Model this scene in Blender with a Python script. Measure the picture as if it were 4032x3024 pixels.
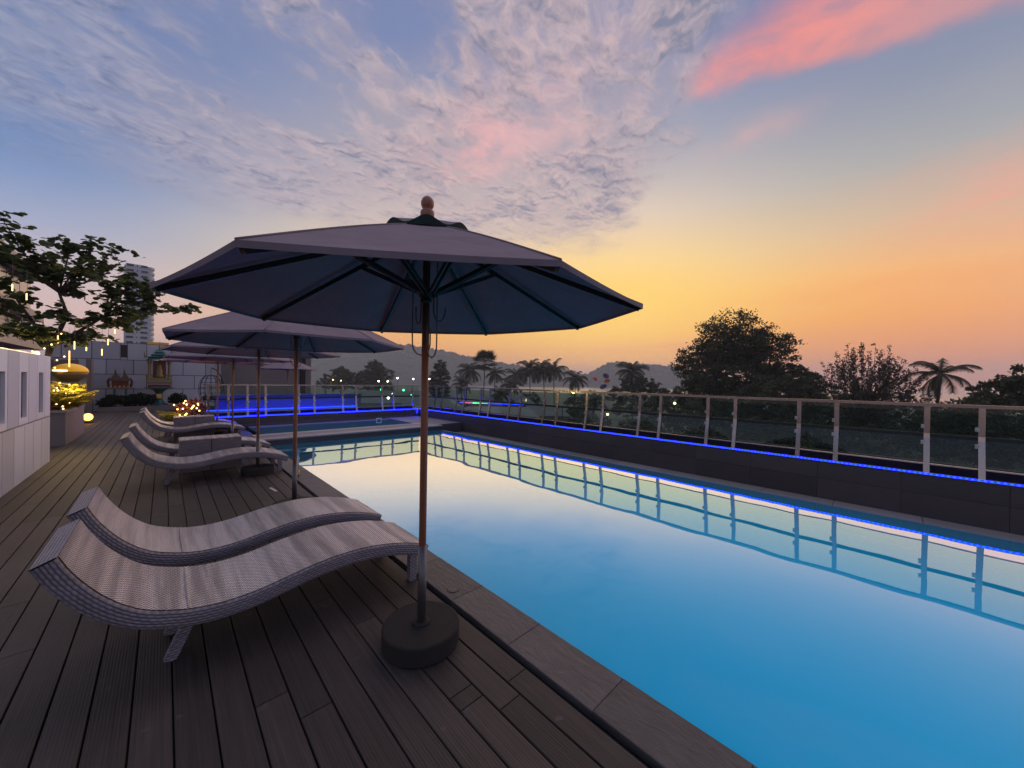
import bpy, math, random
import numpy as np
from mathutils import Vector, Matrix
PI = math.pi
for _o in list(bpy.data.objects): bpy.data.objects.remove(_o)
scene = bpy.context.scene
C = scene.collection
rng = np.random.default_rng(7)
random.seed(11)

def lin(r, g, b, k=1.0):
    def c(v):
        v = v / 255.0
        return (v / 12.92 if v <= .04045 else ((v + .055) / 1.055) ** 2.4) * k
    return (c(r), c(g), c(b), 1.0)

# ------------------------------------------------------------------ camera
cam_d = bpy.data.cameras.new('camera'); cam = bpy.data.objects.new('camera', cam_d); C.objects.link(cam)
cam_d.sensor_width = 36.0; cam_d.lens = 12.871; cam_d.clip_start = .05; cam_d.clip_end = 20000
_r = Vector((.72574248, -.68777478, .0162391)); _u = Vector((-.00771866, .0154628, .99985065)); _f = Vector((.68792316, .72575943, -.00591331))
_m = Matrix((_r, _u, -_f)).transposed().to_4x4(); _m.translation = Vector((0, 0, 1.55))
cam.matrix_world = _m
scene.camera = cam

# ------------------------------------------------------------------ render settings
scene.render.engine = 'CYCLES'
scene.cycles.use_denoising = True
scene.cycles.max_bounces = 8; scene.cycles.diffuse_bounces = 3; scene.cycles.glossy_bounces = 4
scene.cycles.transparent_max_bounces = 24; scene.cycles.volume_bounces = 1
scene.cycles.caustics_reflective = False; scene.cycles.caustics_refractive = False
scene.cycles.sample_clamp_indirect = 4.0
scene.view_settings.view_transform = 'Standard'; scene.view_settings.look = 'None'
scene.view_settings.exposure = 0.14; scene.view_settings.gamma = 1.0

# ------------------------------------------------------------------ world: dusk sky with altocumulus
SUN_AZ = math.radians(61.0)          # clockwise from +Y
SUN_EL = math.radians(3.0)
sun_h = Vector((math.sin(SUN_AZ), math.cos(SUN_AZ), 0))
world = bpy.data.worlds.new('World'); scene.world = world; world.use_nodes = True
class G:
    """small helper to write node graphs"""
    def __init__(s, tree): s.t = tree; s.n = tree.nodes; s.l = tree.links
    def inp(s, sock, v):
        if v is None: return
        if isinstance(v, bpy.types.NodeSocket): s.l.new(v, sock)
        else:
            if sock.type == 'RGBA' and not hasattr(v, '__len__'): v = (v, v, v, 1)
            if sock.type == 'RGBA' and len(v) == 3: v = (*v, 1)
            sock.default_value = v
    def m(s, op, a, b=None, c=None, clamp=False):
        n = s.n.new('ShaderNodeMath'); n.operation = op; n.use_clamp = clamp
        for i, v in enumerate((a, b, c)): s.inp(n.inputs[i], v)
        return n.outputs[0]
    def v(s, op, a, b=None):
        n = s.n.new('ShaderNodeVectorMath'); n.operation = op
        s.inp(n.inputs[0], a); s.inp(n.inputs[1], b)
        return n.outputs['Value'] if op in ('DOT_PRODUCT', 'LENGTH', 'DISTANCE') else n.outputs[0]
    def sep(s, a):
        n = s.n.new('ShaderNodeSeparateXYZ'); s.inp(n.inputs[0], a); return n.outputs
    def comb(s, x, y, z):
        n = s.n.new('ShaderNodeCombineXYZ')
        for i, q in enumerate((x, y, z)): s.inp(n.inputs[i], q)
        return n.outputs[0]
    def ss(s, x, lo, hi, a=0., b=1.):
        n = s.n.new('ShaderNodeMapRange'); n.interpolation_type = 'SMOOTHSTEP'
        for i, q in enumerate((x, lo, hi, a, b)): s.inp(n.inputs[i], q)
        return n.outputs[0]
    def noise(s, vec, scale, detail=4., rough=.5, dist=0., col=False):
        n = s.n.new('ShaderNodeTexNoise'); s.inp(n.inputs['Vector'], vec)
        n.inputs['Scale'].default_value = scale; n.inputs['Detail'].default_value = detail
        n.inputs['Roughness'].default_value = rough; n.inputs['Distortion'].default_value = dist
        return n.outputs['Color' if col else 0]
    def ramp(s, fac, stops, interp='LINEAR'):
        n = s.n.new('ShaderNodeValToRGB'); s.inp(n.inputs[0], fac); e = n.color_ramp.elements
        n.color_ramp.interpolation = interp
        e[0].position, e[0].color = stops[0]; e[1].position, e[1].color = stops[-1]
        for p_, c_ in stops[1:-1]:
            q = e.new(p_); q.color = c_
        return n.outputs[0]
    def mix(s, fac, a, b, mode='MIX'):
        n = s.n.new('ShaderNodeMix'); n.data_type = 'RGBA'; n.blend_type = mode
        s.inp(n.inputs[0], fac); s.inp(n.inputs[6], a); s.inp(n.inputs[7], b)
        return n.outputs[2]
    def new(s, t, **kw):
        n = s.n.new(t)
        for k, q in kw.items(): s.inp(n.inputs[k], q)
        return n

def build_world():
    t = world.node_tree; t.nodes.clear(); g = G(t)
    tc = t.nodes.new('ShaderNodeTexCoord')
    d = g.v('NORMALIZE', tc.outputs['Generated'])
    x, y, z = g.sep(d)[0], g.sep(d)[1], g.sep(d)[2]
    zc = g.m('MAXIMUM', z, 0.0)
    hor = g.v('NORMALIZE', g.comb(x, y, 0.0))
    s = g.v('DOT_PRODUCT', hor, tuple(sun_h))
    # elevation ramps (position = sine of elevation)
    away = g.ramp(zc, [(0, lin(224, 184, 172)), (.10, lin(226, 192, 184)), (.17, lin(206, 188, 194)), (.25, lin(158, 168, 196)), (.34, lin(108, 140, 188)),
                       (.45, lin(80, 118, 176)), (.58, lin(76, 112, 170)), (1, lin(70, 102, 162))])
    sunw = g.ramp(zc, [(0, lin(236, 160, 118)), (.06, lin(248, 162, 94)), (.13, lin(255, 182, 80)), (.20, lin(255, 206, 112)), (.29, lin(248, 216, 162)),
                       (.40, lin(222, 202, 186)), (.52, lin(168, 168, 180)), (.66, lin(112, 130, 172)), (1, lin(78, 108, 168))])
    side = g.ramp(zc, [(0, lin(234, 150, 110)), (.06, lin(246, 152, 92)), (.14, lin(255, 168, 82)), (.22, lin(250, 182, 112)), (.31, lin(208, 182, 154)),
                       (.40, lin(166, 168, 168)), (.50, lin(138, 146, 166)), (.66, lin(98, 118, 164)), (1, lin(78, 108, 168))])
    cr = g.v('DOT_PRODUCT', hor, (math.cos(SUN_AZ), -math.sin(SUN_AZ), 0.0))      # >0 to the right of the sunset
    warm = g.mix(g.ss(cr, -.05, .55), sunw, side)
    col = g.mix(g.ss(s, .30, .93), away, warm)
    # yellow glow round the sunset
    gd = Vector((math.sin(math.radians(57)) * math.cos(math.radians(11)), math.cos(math.radians(57)) * math.cos(math.radians(11)), math.sin(math.radians(11))))
    dv = g.v('SUBTRACT', d, tuple(gd)); dz = g.sep(dv)
    q = g.m('ADD', g.m('ADD', g.m('POWER', dz[0], 2.), g.m('POWER', dz[1], 2.)), g.m('MULTIPLY', g.m('POWER', dz[2], 2.), 6.0))
    glow = g.m('POWER', 2.718, g.m('MULTIPLY', q, -8.5))
    col = g.mix(g.m('MULTIPLY', glow, .90), col, lin(255, 208, 100, 1.05))
    # cloud plane coordinates
    zz = g.m('MAXIMUM', z, .04)
    px = g.m('DIVIDE', x, zz); py = g.m('DIVIDE', y, zz); P = g.comb(px, py, 0.0)
    wob = g.noise(P, 1.6, 3., .55)
    wob2 = g.noise(P, 5.5, 4., .6)
    r = g.v('LENGTH', P)
    rr = g.m('ADD', r, g.m('MULTIPLY', g.m('SUBTRACT', wob, .5), 1.3))
    edge = g.v('DOT_PRODUCT', g.v('SUBTRACT', P, (1.42, .60, 0)), (-.67, .74, 0))
    edge = g.m('ADD', edge, g.m('MULTIPLY', g.m('SUBTRACT', wob2, .5), .55))
    field = g.m('MULTIPLY', g.ss(rr, 2.95, 2.05), g.ss(edge, -.10, .16))
    Pc = g.comb(g.m('ADD', g.m('MULTIPLY', px, .85), g.m('MULTIPLY', py, .25)), g.m('SUBTRACT', g.m('MULTIPLY', py, 1.15), g.m('MULTIPLY', px, .3)), .3)
    # fleecy cloudlets: turbulence stretched along the wind, broken by a finer octave
    Pw = g.v('ADD', Pc, g.v('MULTIPLY', g.v('SUBTRACT', g.noise(Pc, 4.5, 3., .55, 0., True), (.5, .5, .5)), (.22, .22, 0.)))
    def fleece(v):
        return g.m('ADD', g.m('MULTIPLY', g.noise(v, 14.0, 6., .62, .25), .62), g.m('MULTIPLY', g.noise(v, 5.0, 3., .5), .38))
    puffs = fleece(Pw)
    puffs2 = fleece(g.v('ADD', Pw, (.020, .012, 0.)))
    relief = g.m('MULTIPLY', g.m('SUBTRACT', puffs, puffs2), 4.2)
    big = g.noise(P, 1.25, 3., .5)
    cover = g.m('ADD', puffs, g.m('MULTIPLY', g.m('SUBTRACT', big, .5), .20))
    # clear holes
    h1 = g.ss(g.v('DISTANCE', P, (.20, 1.45, 0)), .06, .42); h2 = g.ss(g.v('DISTANCE', P, (.46, .95, 0)), .03, .30)
    cover = g.m('SUBTRACT', cover, g.m('MULTIPLY', g.m('SUBTRACT', 1., g.m('MULTIPLY', h1, h2)), .17))
    dens = g.m('MULTIPLY', g.ss(cover, .355, .575), field)
    veil = g.m('MULTIPLY', g.m('MULTIPLY', g.ss(g.noise(P, 1.6, 5., .6, .6), .20, .58), g.ss(rr, 3.1, 1.9)), .85)
    veil = g.m('MULTIPLY', g.m('MULTIPLY', veil, g.ss(edge, -.15, .25)), g.m('ADD', .25, g.m('MULTIPLY', g.m('MULTIPLY', h1, h2), .75)))
    lit = g.mix(g.ss(s, .15, .95), lin(143, 153, 180), lin(204, 180, 180))
    shade = g.mix(g.ss(s, .15, .95), lin(96, 116, 158), lin(120, 126, 148))
    thick = g.ss(g.noise(Pc, 5.0, 5., .6, .4), .40, .66)
    rim_ = g.ss(edge, .75, .0)
    sh_ = g.m('ADD', g.m('ADD', g.m('MULTIPLY', thick, .55), g.m('MULTIPLY', rim_, .22)), relief, None, True)
    ccol = g.mix(sh_, lit, shade)
    col = g.mix(g.m('MULTIPLY', veil, .8), col, g.mix(.5, lit, shade))
    col = g.mix(g.m('MULTIPLY', dens, .86), col, ccol)
    # pink patches in the field
    def blob(cx, cy, sx, sy, rad, amt, c, nz=.5):
        nonlocal col
        e = g.v('SUBTRACT', P, (cx, cy, 0)); ex = g.sep(e)
        dd = g.m('ADD', g.m('POWER', g.m('DIVIDE', ex[0], sx), 2.), g.m('POWER', g.m('DIVIDE', ex[1], sy), 2.))
        a = g.m('POWER', 2.718, g.m('MULTIPLY', dd, -1.))
        a = g.m('MULTIPLY', a, g.ss(g.noise(P, rad, 5., .6), .5 - nz * .35, .5 + nz * .35))
        col = g.mix(g.m('MULTIPLY', a, amt), col, c)
    blob(.97, 1.28, .16, .22, 5., .75, lin(248, 176, 172))
    blob(1.05, .95, .25, .3, 5., .45, lin(240, 184, 182))
    blob(1.68, .40, .10, .16, 5., .40, lin(238, 176, 160), .8)
    blob(3.2, -.40, .75, .45, 2.2, .62, lin(246, 160, 136), .8)
    blob(5.1, .15, .55, 1.1, 1.2, .5, lin(250, 160, 86), .8)
    blob(9.8, 4.9, 1.6, 3.2, .9, .5, lin(244, 150, 122), .7)
    # the big coral cloud: sharp lower edge, soft towards the zenith
    uu = g.v('DOT_PRODUCT', g.v('SUBTRACT', P, (1.30, .52, 0)), (.42, -.908, 0))
    vv = g.v('DOT_PRODUCT', g.v('SUBTRACT', P, (1.30, .52, 0)), (-.908, -.42, 0))
    Q = g.comb(g.m('MULTIPLY', uu, 2.6), g.m('MULTIPLY', vv, 5.2), 0.)
    n_a = g.noise(Q, 1., 5., .58, .5); n_b = g.noise(P, 5.0, 4., .55)
    v2 = g.m('ADD', vv, g.m('MULTIPLY', g.m('SUBTRACT', n_b, .5), .16))
    v2 = g.m('SUBTRACT', v2, g.m('MULTIPLY', g.m('POWER', g.m('SUBTRACT', uu, .30), 2.), .22))
    lo = g.ss(v2, -.065, .045)
    up = g.ss(g.m('SUBTRACT', v2, g.m('MULTIPLY', uu, .75)), .20, -.10)
    body = g.m('MULTIPLY', g.m('MULTIPLY', lo, up), g.m('MULTIPLY', g.ss(uu, -.04, .07), g.ss(uu, 1.5, .40)))
    body = g.m('MULTIPLY', body, g.ss(g.m('ADD', g.m('MULTIPLY', n_a, .7), g.m('MULTIPLY', g.noise(P, 9., 5., .6, .4), .3)), .22, .62))
    haze_ = g.m('MULTIPLY', g.m('MULTIPLY', lo, g.ss(g.m('SUBTRACT', v2, g.m('MULTIPLY', uu, .5)), .34, -.02)), g.m('MULTIPLY', g.ss(uu, .02, .3), g.ss(uu, 1.6, .6)))
    col = g.mix(g.m('MULTIPLY', haze_, .55), col, lin(176, 136, 146))
    col = g.mix(g.m('MULTIPLY', body, .90), col, g.mix(g.ss(uu, .16, .70), lin(250, 144, 130), lin(204, 148, 150)))
    # blend in a physical dusk sky for the overall hue, below the horizon falls back to the horizon tint
    sky = t.nodes.new('ShaderNodeTexSky'); sky.sky_type = 'NISHITA'; sky.sun_disc = False
    sky.sun_elevation = SUN_EL; sky.sun_rotation = SUN_AZ; sky.dust_density = 2.0; sky.altitude = 10
    bg1 = g.new('ShaderNodeBackground', Color=sky.outputs[0], Strength=.003)
    bg2 = g.new('ShaderNodeBackground', Color=col, Strength=1.0)
    add = t.nodes.new('ShaderNodeAddShader'); t.links.new(bg1.outputs[0], add.inputs[0]); t.links.new(bg2.outputs[0], add.inputs[1])
    out = t.nodes.new('ShaderNodeOutputWorld'); t.links.new(add.outputs[0], out.inputs[0])
build_world()
world.cycles.sampling_method = 'MANUAL'; world.cycles.sample_map_resolution = 1024

# broad afterglow of the sun that has just gone down
sun_d = bpy.data.lights.new('sun', 'SUN'); sun_d.energy = 1.2; sun_d.angle = math.radians(140); sun_d.color = (1, .80, .72)
sun = bpy.data.objects.new('sun', sun_d); C.objects.link(sun)
GLOW_EL = math.radians(24)
sun.rotation_euler = Vector((-sun_h.x * math.cos(GLOW_EL), -sun_h.y * math.cos(GLOW_EL), -math.sin(GLOW_EL))).to_track_quat('-Z', 'Y').to_euler()

# ------------------------------------------------------------------ materials
MATS = {}
def mat(name):
    m_ = bpy.data.materials.new(name); m_.use_nodes = True; m_.node_tree.nodes.clear(); MATS[name] = m_
    return m_, G(m_.node_tree)
def finish(m_, g, shader, disp=None):
    o = g.n.new('ShaderNodeOutputMaterial'); g.l.new(shader, o.inputs[0])
    return m_
def princ(g, col, rough=.6, metal=0., normal=None, spec=.5, **kw):
    n = g.n.new('ShaderNodeBsdfPrincipled')
    g.inp(n.inputs['Base Color'], col); g.inp(n.inputs['Roughness'], rough); g.inp(n.inputs['Metallic'], metal)
    g.inp(n.inputs['Specular IOR Level'], spec)
    if normal is not None: g.l.new(normal, n.inputs['Normal'])
    for k, q in kw.items(): g.inp(n.inputs[k], q)
    return n.outputs[0]
def bump(g, h, strength=.4, dist=.01):
    n = g.n.new('ShaderNodeBump'); g.inp(n.inputs['Height'], h); n.inputs['Strength'].default_value = strength; n.inputs['Distance'].default_value = dist
    return n.outputs[0]
def coords(g, kind='Object'):
    return g.n.new('ShaderNodeTexCoord').outputs[kind]
def wpos(g): return g.n.new('ShaderNodeNewGeometry').outputs['Position']
def orand(g): return g.n.new('ShaderNodeObjectInfo').outputs['Random']

def simple(name, c, rough=.6, metal=0., var=.25, scale=8., bscale=40., bstr=.15, spec=.5, bd=.005):
    m_, g = mat(name); p_ = wpos(g)
    n1 = g.noise(p_, scale, 5., .6)
    k = g.m('ADD', 1. - var * .5, g.m('MULTIPLY', n1, var))
    k = g.m('MULTIPLY', k, g.m('ADD', .94, g.m('MULTIPLY', orand(g), .12)))
    col = g.mix(1., c, g.comb(k, k, k), 'MULTIPLY')
    nb = bump(g, g.noise(p_, bscale, 4., .6), bstr, bd) if bstr else None
    return finish(m_, g, princ(g, col, g.m('ADD', rough - .06, g.m('MULTIPLY', n1, .12)), metal, nb, spec))

def wood_deck():
    m_, g = mat('deck_wood'); p_ = wpos(g); s = g.sep(p_); rn = orand(g)
    q = g.comb(g.m('ADD', g.m('MULTIPLY', s[0], 60.), g.m('MULTIPLY', rn, 37.)), g.m('ADD', g.m('MULTIPLY', s[1], 1.6), g.m('MULTIPLY', rn, 91.)), 0.)
    grain = g.noise(q, 1., 6., .65, .4)
    fine = g.noise(g.comb(g.m('MULTIPLY', s[0], 220.), g.m('MULTIPLY', s[1], 6.), 0.), 1., 3., .6)
    blot = g.noise(p_, 1.7, 4., .6)
    groove = g.m('SINE', g.m('MULTIPLY', s[0], 2 * PI / .0125))
    base = g.ramp(grain, [(.25, (.034, .025, .021, 1)), (.55, (.066, .048, .040, 1)), (.8, (.100, .074, .062, 1))])
    k = g.m('MULTIPLY', g.m('ADD', .72, g.m('MULTIPLY', rn, .5)), g.m('ADD', .55, g.m('MULTIPLY', blot, .90)))
    col = g.mix(1., base, g.comb(k, k, k), 'MULTIPLY')
    spots = g.ss(g.noise(p_, 7., 3., .55), .66, .74)
    col = g.mix(g.m('MULTIPLY', spots, .35), col, (.16, .13, .12, 1))
    ht = g.m('ADD', g.m('MULTIPLY', groove, .18), g.m('ADD', g.m('MULTIPLY', grain, .6), g.m('MULTIPLY', fine, .5)))
    return finish(m_, g, princ(g, col, g.m('ADD', .52, g.m('MULTIPLY', grain, .25)), 0., bump(g, ht, .55, .003), .35))

def stone(name, c1, c2, sx=30., sy=5., rough=.6, bs=.5, bd=.006):
    m_, g = mat(name); p_ = wpos(g); s = g.sep(p_); rn = orand(g)
    q = g.comb(g.m('MULTIPLY', s[0], sx), g.m('ADD', g.m('MULTIPLY', s[1], sy), g.m('MULTIPLY', rn, 17.)), g.m('MULTIPLY', s[2], sx))
    n1 = g.noise(q, 1., 7., .65, .5); n2 = g.noise(p_, 2.3, 4., .6)
    col = g.mix(g.m('ADD', g.m('MULTIPLY', n1, .6), g.m('MULTIPLY', n2, .4)), c1, c2)
    k = g.m('ADD', .85, g.m('MULTIPLY', rn, .3)); col = g.mix(1., col, g.comb(k, k, k), 'MULTIPLY')
    return finish(m_, g, princ(g, col, rough, 0., bump(g, n1, bs, bd), .4))

def wicker(name, light, dark, side=False):
    m_, g = mat(name); uv = coords(g, 'UV'); q = g.v('MULTIPLY', uv, (100., 100., 0.))
    q = g.v('ADD', q, g.v('MULTIPLY', g.v('SUBTRACT', g.noise(q, .30, 2., .5, 0., True), (.5, .5, .5)), (.7, .5, 0.)))
    s = g.sep(q)
    if side:      # strands laid along the band, dipping under the uprights every few centimetres
        row = g.m('FLOOR', g.m('DIVIDE', s[1], 1.45))
        ph = g.m('MULTIPLY', g.m('MODULO', row, 2.), PI)
        strand = g.m('ABSOLUTE', g.m('SINE', g.m('MULTIPLY', s[1], PI / 1.45)))
        dip = g.m('ADD', .74, g.m('MULTIPLY', g.m('SINE', g.m('ADD', g.m('MULTIPLY', s[0], 2 * PI / 3.3), ph)), .20))
        h = g.m('MULTIPLY', g.m('POWER', strand, .7), dip)
        tone = g.noise(g.comb(g.m('MULTIPLY', s[0], .10), g.m('MULTIPLY', row, 3.7), orand(g)), 1., 3., .6)
        f_ = g.m('MULTIPLY', g.ss(h, -.15, .95), g.m('ADD', .35, g.m('MULTIPLY', tone, 1.0)))
    else:         # fine basket weave
        h = g.m('ADD', .5, g.m('MULTIPLY', .5, g.m('MULTIPLY', g.m('SINE', g.m('MULTIPLY', s[0], 2 * PI / 2.1)), g.m('SINE', g.m('MULTIPLY', s[1], 2 * PI / 2.4)))))
        st = g.noise(g.comb(g.m('MULTIPLY', s[0], .11), g.m('MULTIPLY', s[1], .006), g.m('MULTIPLY', orand(g), 9.)), 1., 4., .62)
        band = g.ss(st, .34, .66)
        f_ = g.m('MULTIPLY', g.ss(h, .22, .66, .10, 1.), g.m('ADD', .40, g.m('MULTIPLY', band, .60)))
    spk = g.noise(q, 1.1, 2., .6); f_ = g.m('MULTIPLY', f_, g.m('ADD', .72, g.m('MULTIPLY', spk, .56)))
    return finish(m_, g, princ(g, g.mix(f_, dark, light), .5, 0., bump(g, h, .8, .005), .4))

def fabric(name, c, under=.25):
    m_, g = mat(name); p_ = wpos(g)
    n1 = g.noise(coords(g), 5., 5., .6); n2 = g.noise(coords(g), 380., 2., .5)
    k = g.m('MULTIPLY', g.m('ADD', .84, g.m('MULTIPLY', n1, .32)), g.m('ADD', .9, g.m('MULTIPLY', n2, .2)))
    col = g.mix(1., c, g.comb(k, k, k), 'MULTIPLY')
    nb = bump(g, g.m('ADD', g.noise(coords(g), 3.2, 3., .5, .8), g.m('MULTIPLY', n2, .05)), .6, .04)
    d_ = princ(g, col, .85, 0., nb, .15)
    tr = g.n.new('ShaderNodeBsdfTranslucent'); g.inp(tr.inputs['Color'], col)
    mx = g.n.new('ShaderNodeMixShader'); mx.inputs[0].default_value = under; g.l.new(d_, mx.inputs[1]); g.l.new(tr.outputs[0], mx.inputs[2])
    return finish(m_, g, mx.outputs[0])

def emis(name, c, k, core=None):
    m_, g = mat(name)
    e = g.n.new('ShaderNodeEmission'); g.inp(e.inputs['Color'], c); e.inputs['Strength'].default_value = k
    return finish(m_, g, e.outputs[0])

def led_mat():
    m_, g = mat('led_blue'); s = g.sep(wpos(g))
    w = g.m('ADD', s[0], s[1])
    dots = g.m('POWER', g.m('ABSOLUTE', g.m('SINE', g.m('MULTIPLY', w, PI / .05))), 2.)
    e = g.n.new('ShaderNodeEmission'); g.inp(e.inputs['Color'], g.mix(dots, (.003, .010, 1., 1), (.006, .030, 1., 1)))
    g.inp(e.inputs['Strength'], g.m('ADD', 5.5, g.m('MULTIPLY', dots, 2.5)))
    return finish(m_, g, e.outputs[0])

def water():
    m_, g = mat('pool_water'); p_ = wpos(g)
    # long lazy swell plus fine ripple as slopes of the surface
    a = g.noise(p_, .55, 2., .5, .3, True); b = g.noise(p_, 2.1, 2., .5, .2, True)
    sl = g.v('ADD', g.v('MULTIPLY', g.v('SUBTRACT', a, (.5, .5, .5)), (.016, .016, 0)), g.v('MULTIPLY', g.v('SUBTRACT', b, (.5, .5, .5)), (.009, .009, 0)))
    nrm = g.v('NORMALIZE', g.v('ADD', sl, (0., 0., 1.)))
    fr = g.n.new('ShaderNodeFresnel'); fr.inputs['IOR'].default_value = 1.36; g.l.new(nrm, fr.inputs['Normal'])
    fac = g.m('ADD', .022, g.m('MULTIPLY', g.ss(fr.outputs[0], .030, .30), .88))
    gl = g.n.new('ShaderNodeBsdfGlossy'); gl.inputs['Roughness'].default_value = .012; g.l.new(nrm, gl.inputs['Normal'])
    g.inp(gl.inputs['Color'], (.80, .86, .98, 1))
    cl = g.noise(p_, .35, 3., .5)
    df = g.n.new('ShaderNodeBsdfDiffuse'); g.inp(df.inputs['Color'], g.mix(cl, (.0015, .47, .80, 1), (.002, .54, .88, 1)))
    mx = g.n.new('ShaderNodeMixShader'); g.l.new(fac, mx.inputs[0]); g.l.new(df.outputs[0], mx.inputs[1]); g.l.new(gl.outputs[0], mx.inputs[2])
    return finish(m_, g, mx.outputs[0])

def sea():
    m_, g = mat('sea_water'); p_ = wpos(g)
    n1 = g.noise(p_, .12, 4., .6)
    return finish(m_, g, princ(g, (.02, .05, .06, 1), .22, 0., bump(g, n1, .25, 1.2), .5, IOR=1.33))

def glass(name, tint, f0=1.5, rough=.0):
    m_, g = mat(name)
    fr = g.n.new('ShaderNodeFresnel'); fr.inputs['IOR'].default_value = f0
    t_ = g.n.new('ShaderNodeBsdfTransparent'); g.inp(t_.inputs['Color'], tint)
    gl = g.n.new('ShaderNodeBsdfGlossy'); gl.inputs['Roughness'].default_value = rough; g.inp(gl.inputs['Color'], (.9, 1., .97, 1))
    mx = g.n.new('ShaderNodeMixShader'); g.l.new(fr.outputs[0], mx.inputs[0]); g.l.new(t_.outputs[0], mx.inputs[1]); g.l.new(gl.outputs[0], mx.inputs[2])
    return finish(m_, g, mx.outputs[0])

def leafmat(name, c1, c2, trans=.25, rough=.55, sc=1.5):
    m_, g = mat(name); p_ = wpos(g)
    n1 = g.noise(p_, sc, 4., .6); n2 = g.n.new('ShaderNodeNewGeometry').outputs['Random Per Island']
    col = g.mix(g.m('ADD', g.m('MULTIPLY', n1, .6), g.m('MULTIPLY', n2, .4)), c1, c2)
    d_ = princ(g, col, rough, 0., None, .3)
    tr = g.n.new('ShaderNodeBsdfTranslucent'); g.inp(tr.inputs['Color'], col)
    mx = g.n.new('ShaderNodeMixShader'); mx.inputs[0].default_value = trans; g.l.new(d_, mx.inputs[1]); g.l.new(tr.outputs[0], mx.inputs[2])
    return finish(m_, g, mx.outputs[0])

M_deck = wood_deck()
M_under = simple('dark_void', (.012, .011, .011, 1), .9, bstr=0)
M_coping = stone('coping_stone', (.048, .041, .038, 1), (.175, .148, .136, 1), 30., 9., .6, 1., .012)
M_terr = stone('terrace_stone', (.13, .10, .09, 1), (.24, .20, .18, 1), 14., 14., .6, .3, .004)
M_ledge = stone('ledge_stone', (.22, .18, .16, 1), (.38, .32, .29, 1), 14., 14., .6, .3, .004)
M_tile = stone('parapet_tile', (.056, .045, .046, 1), (.088, .072, .071, 1), 8., 8., .45, .2, .003)
M_pooltile = simple('pool_edge_tile', (.01, .10, .13, 1), .35)
M_white = stone('white_stone_tile', (.78, .75, .74, 1), (.88, .85, .84, 1), 60., 60., .7, .25, .002)
M_slot = simple('slot_stone', (.33, .33, .35, 1), .7)
M_grout = simple('grout', (.035, .033, .034, 1), .9)
M_grout2 = simple('pale_grout', (.17, .15, .145, 1), .9)
M_water = water(); M_sea = sea()
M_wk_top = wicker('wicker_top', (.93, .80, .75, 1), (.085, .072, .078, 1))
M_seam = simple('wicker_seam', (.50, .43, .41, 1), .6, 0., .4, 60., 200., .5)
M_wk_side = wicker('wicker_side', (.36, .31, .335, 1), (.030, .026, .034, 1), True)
M_canopy = fabric('canopy_fabric', (.25, .188, .205, 1), .05)
M_under_tint = fabric('underside_light_tint', (.44, .18, .19, 1), .0)  # canopy cloth from below, reddened to offset blue light bounced off the water
M_vent = fabric('vent_fabric', (.22, .20, .21, 1), .08)
M_hem = simple('vent_trim_green', (.006, .022, .013, 1), .8)
def polewood():
    m_, g = mat('pole_wood'); p_ = coords(g); s = g.sep(p_)
    n1 = g.noise(g.comb(g.m('MULTIPLY', s[0], 90.), g.m('MULTIPLY', s[1], 90.), g.m('MULTIPLY', s[2], 5.)), 1., 5., .6, .3)
    return finish(m_, g, princ(g, g.mix(n1, (.22, .075, .036, 1), (.42, .165, .085, 1)), .42, 0., bump(g, n1, .25, .002), .5))
M_wood = polewood()
M_rib = simple('rib_wood', (.085, .048, .036, 1), .55)
M_steel = simple('brushed_steel', (.36, .35, .35, 1), .36, 1., .15, 3., 120., .05)
M_post = simple('post_steel', (.36, .32, .31, 1), .20, 1., .2, 5., 120., .05)
M_sleeve = simple('dull_steel', (.17, .15, .145, 1), .42, .7, .3, 9., 120., .05)
M_dark = simple('black_metal', (.012, .012, .013, 1), .5, .2)
M_brass = simple('brass', (.75, .45, .14, 1), .3, 1.)
M_base = simple('black_rubberised_concrete', (.034, .029, .026, 1), .8, 0., .5, 30., 260., .7, .25, .006)
M_cord = simple('grey_cord', (.26, .22, .20, 1), .8)
M_glass = glass('tinted_glass', (.56, .75, .69, 1), 1.42)
M_clear = glass('clear_glass', (.80, .88, .88, 1), 1.45)
M_led = led_mat()
M_fwall = simple('dark_render', (.075, .075, .085, 1), .7, 0., .5, 2.5, 20., .3)
M_led2 = emis('led_flood', (.0005, .0018, 1., 1), 120.)
M_warm = emis('warm_bulb', (1., .60, .20, 1), 7.)
M_tube = emis('warm_tube', (1., .56, .18, 1), 3.0)
M_warm2 = emis('warm_strip', (1., .66, .30, 1), 3.2)
M_amber = emis('amber_globe', (1., .40, .09, 1), 4.5)
M_whitel = emis('street_light', (1., .92, .74, 1), 14.)
M_greenl = emis('green_sign_light', (.10, 1., .35, 1), 4.)
M_pinkl = emis('pink_neon', (1., .12, .45, 1), 2.)
M_cyanl = emis('cyan_neon', (.05, .55, 1., 1), 2.)
M_goldlit = None
M_leaf = leafmat('round_leaf', (.060, .090, .026, 1), (.150, .180, .060, 1), .35, .45)
M_bark = simple('bark', (.075, .050, .036, 1), .9, 0., .5, 14., 60., .6)
M_fol = leafmat('dark_foliage', (.030, .038, .018, 1), (.072, .080, .036, 1), .15, .7, .5)
M_fol2 = leafmat('casuarina_foliage', (.060, .048, .032, 1), (.095, .075, .050, 1), .2, .7, .6)
M_palm = leafmat('palm_frond', (.028, .034, .014, 1), (.060, .060, .026, 1), .2, .6, .8)
M_gplant = leafmat('yellow_green_frond', (.20, .20, .02, 1), (.46, .38, .05, 1), .35, .5, 6.)
M_rplant = leafmat('red_leaf', (.10, .018, .012, 1), (.25, .05, .025, 1), .3, .5, 6.)
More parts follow.
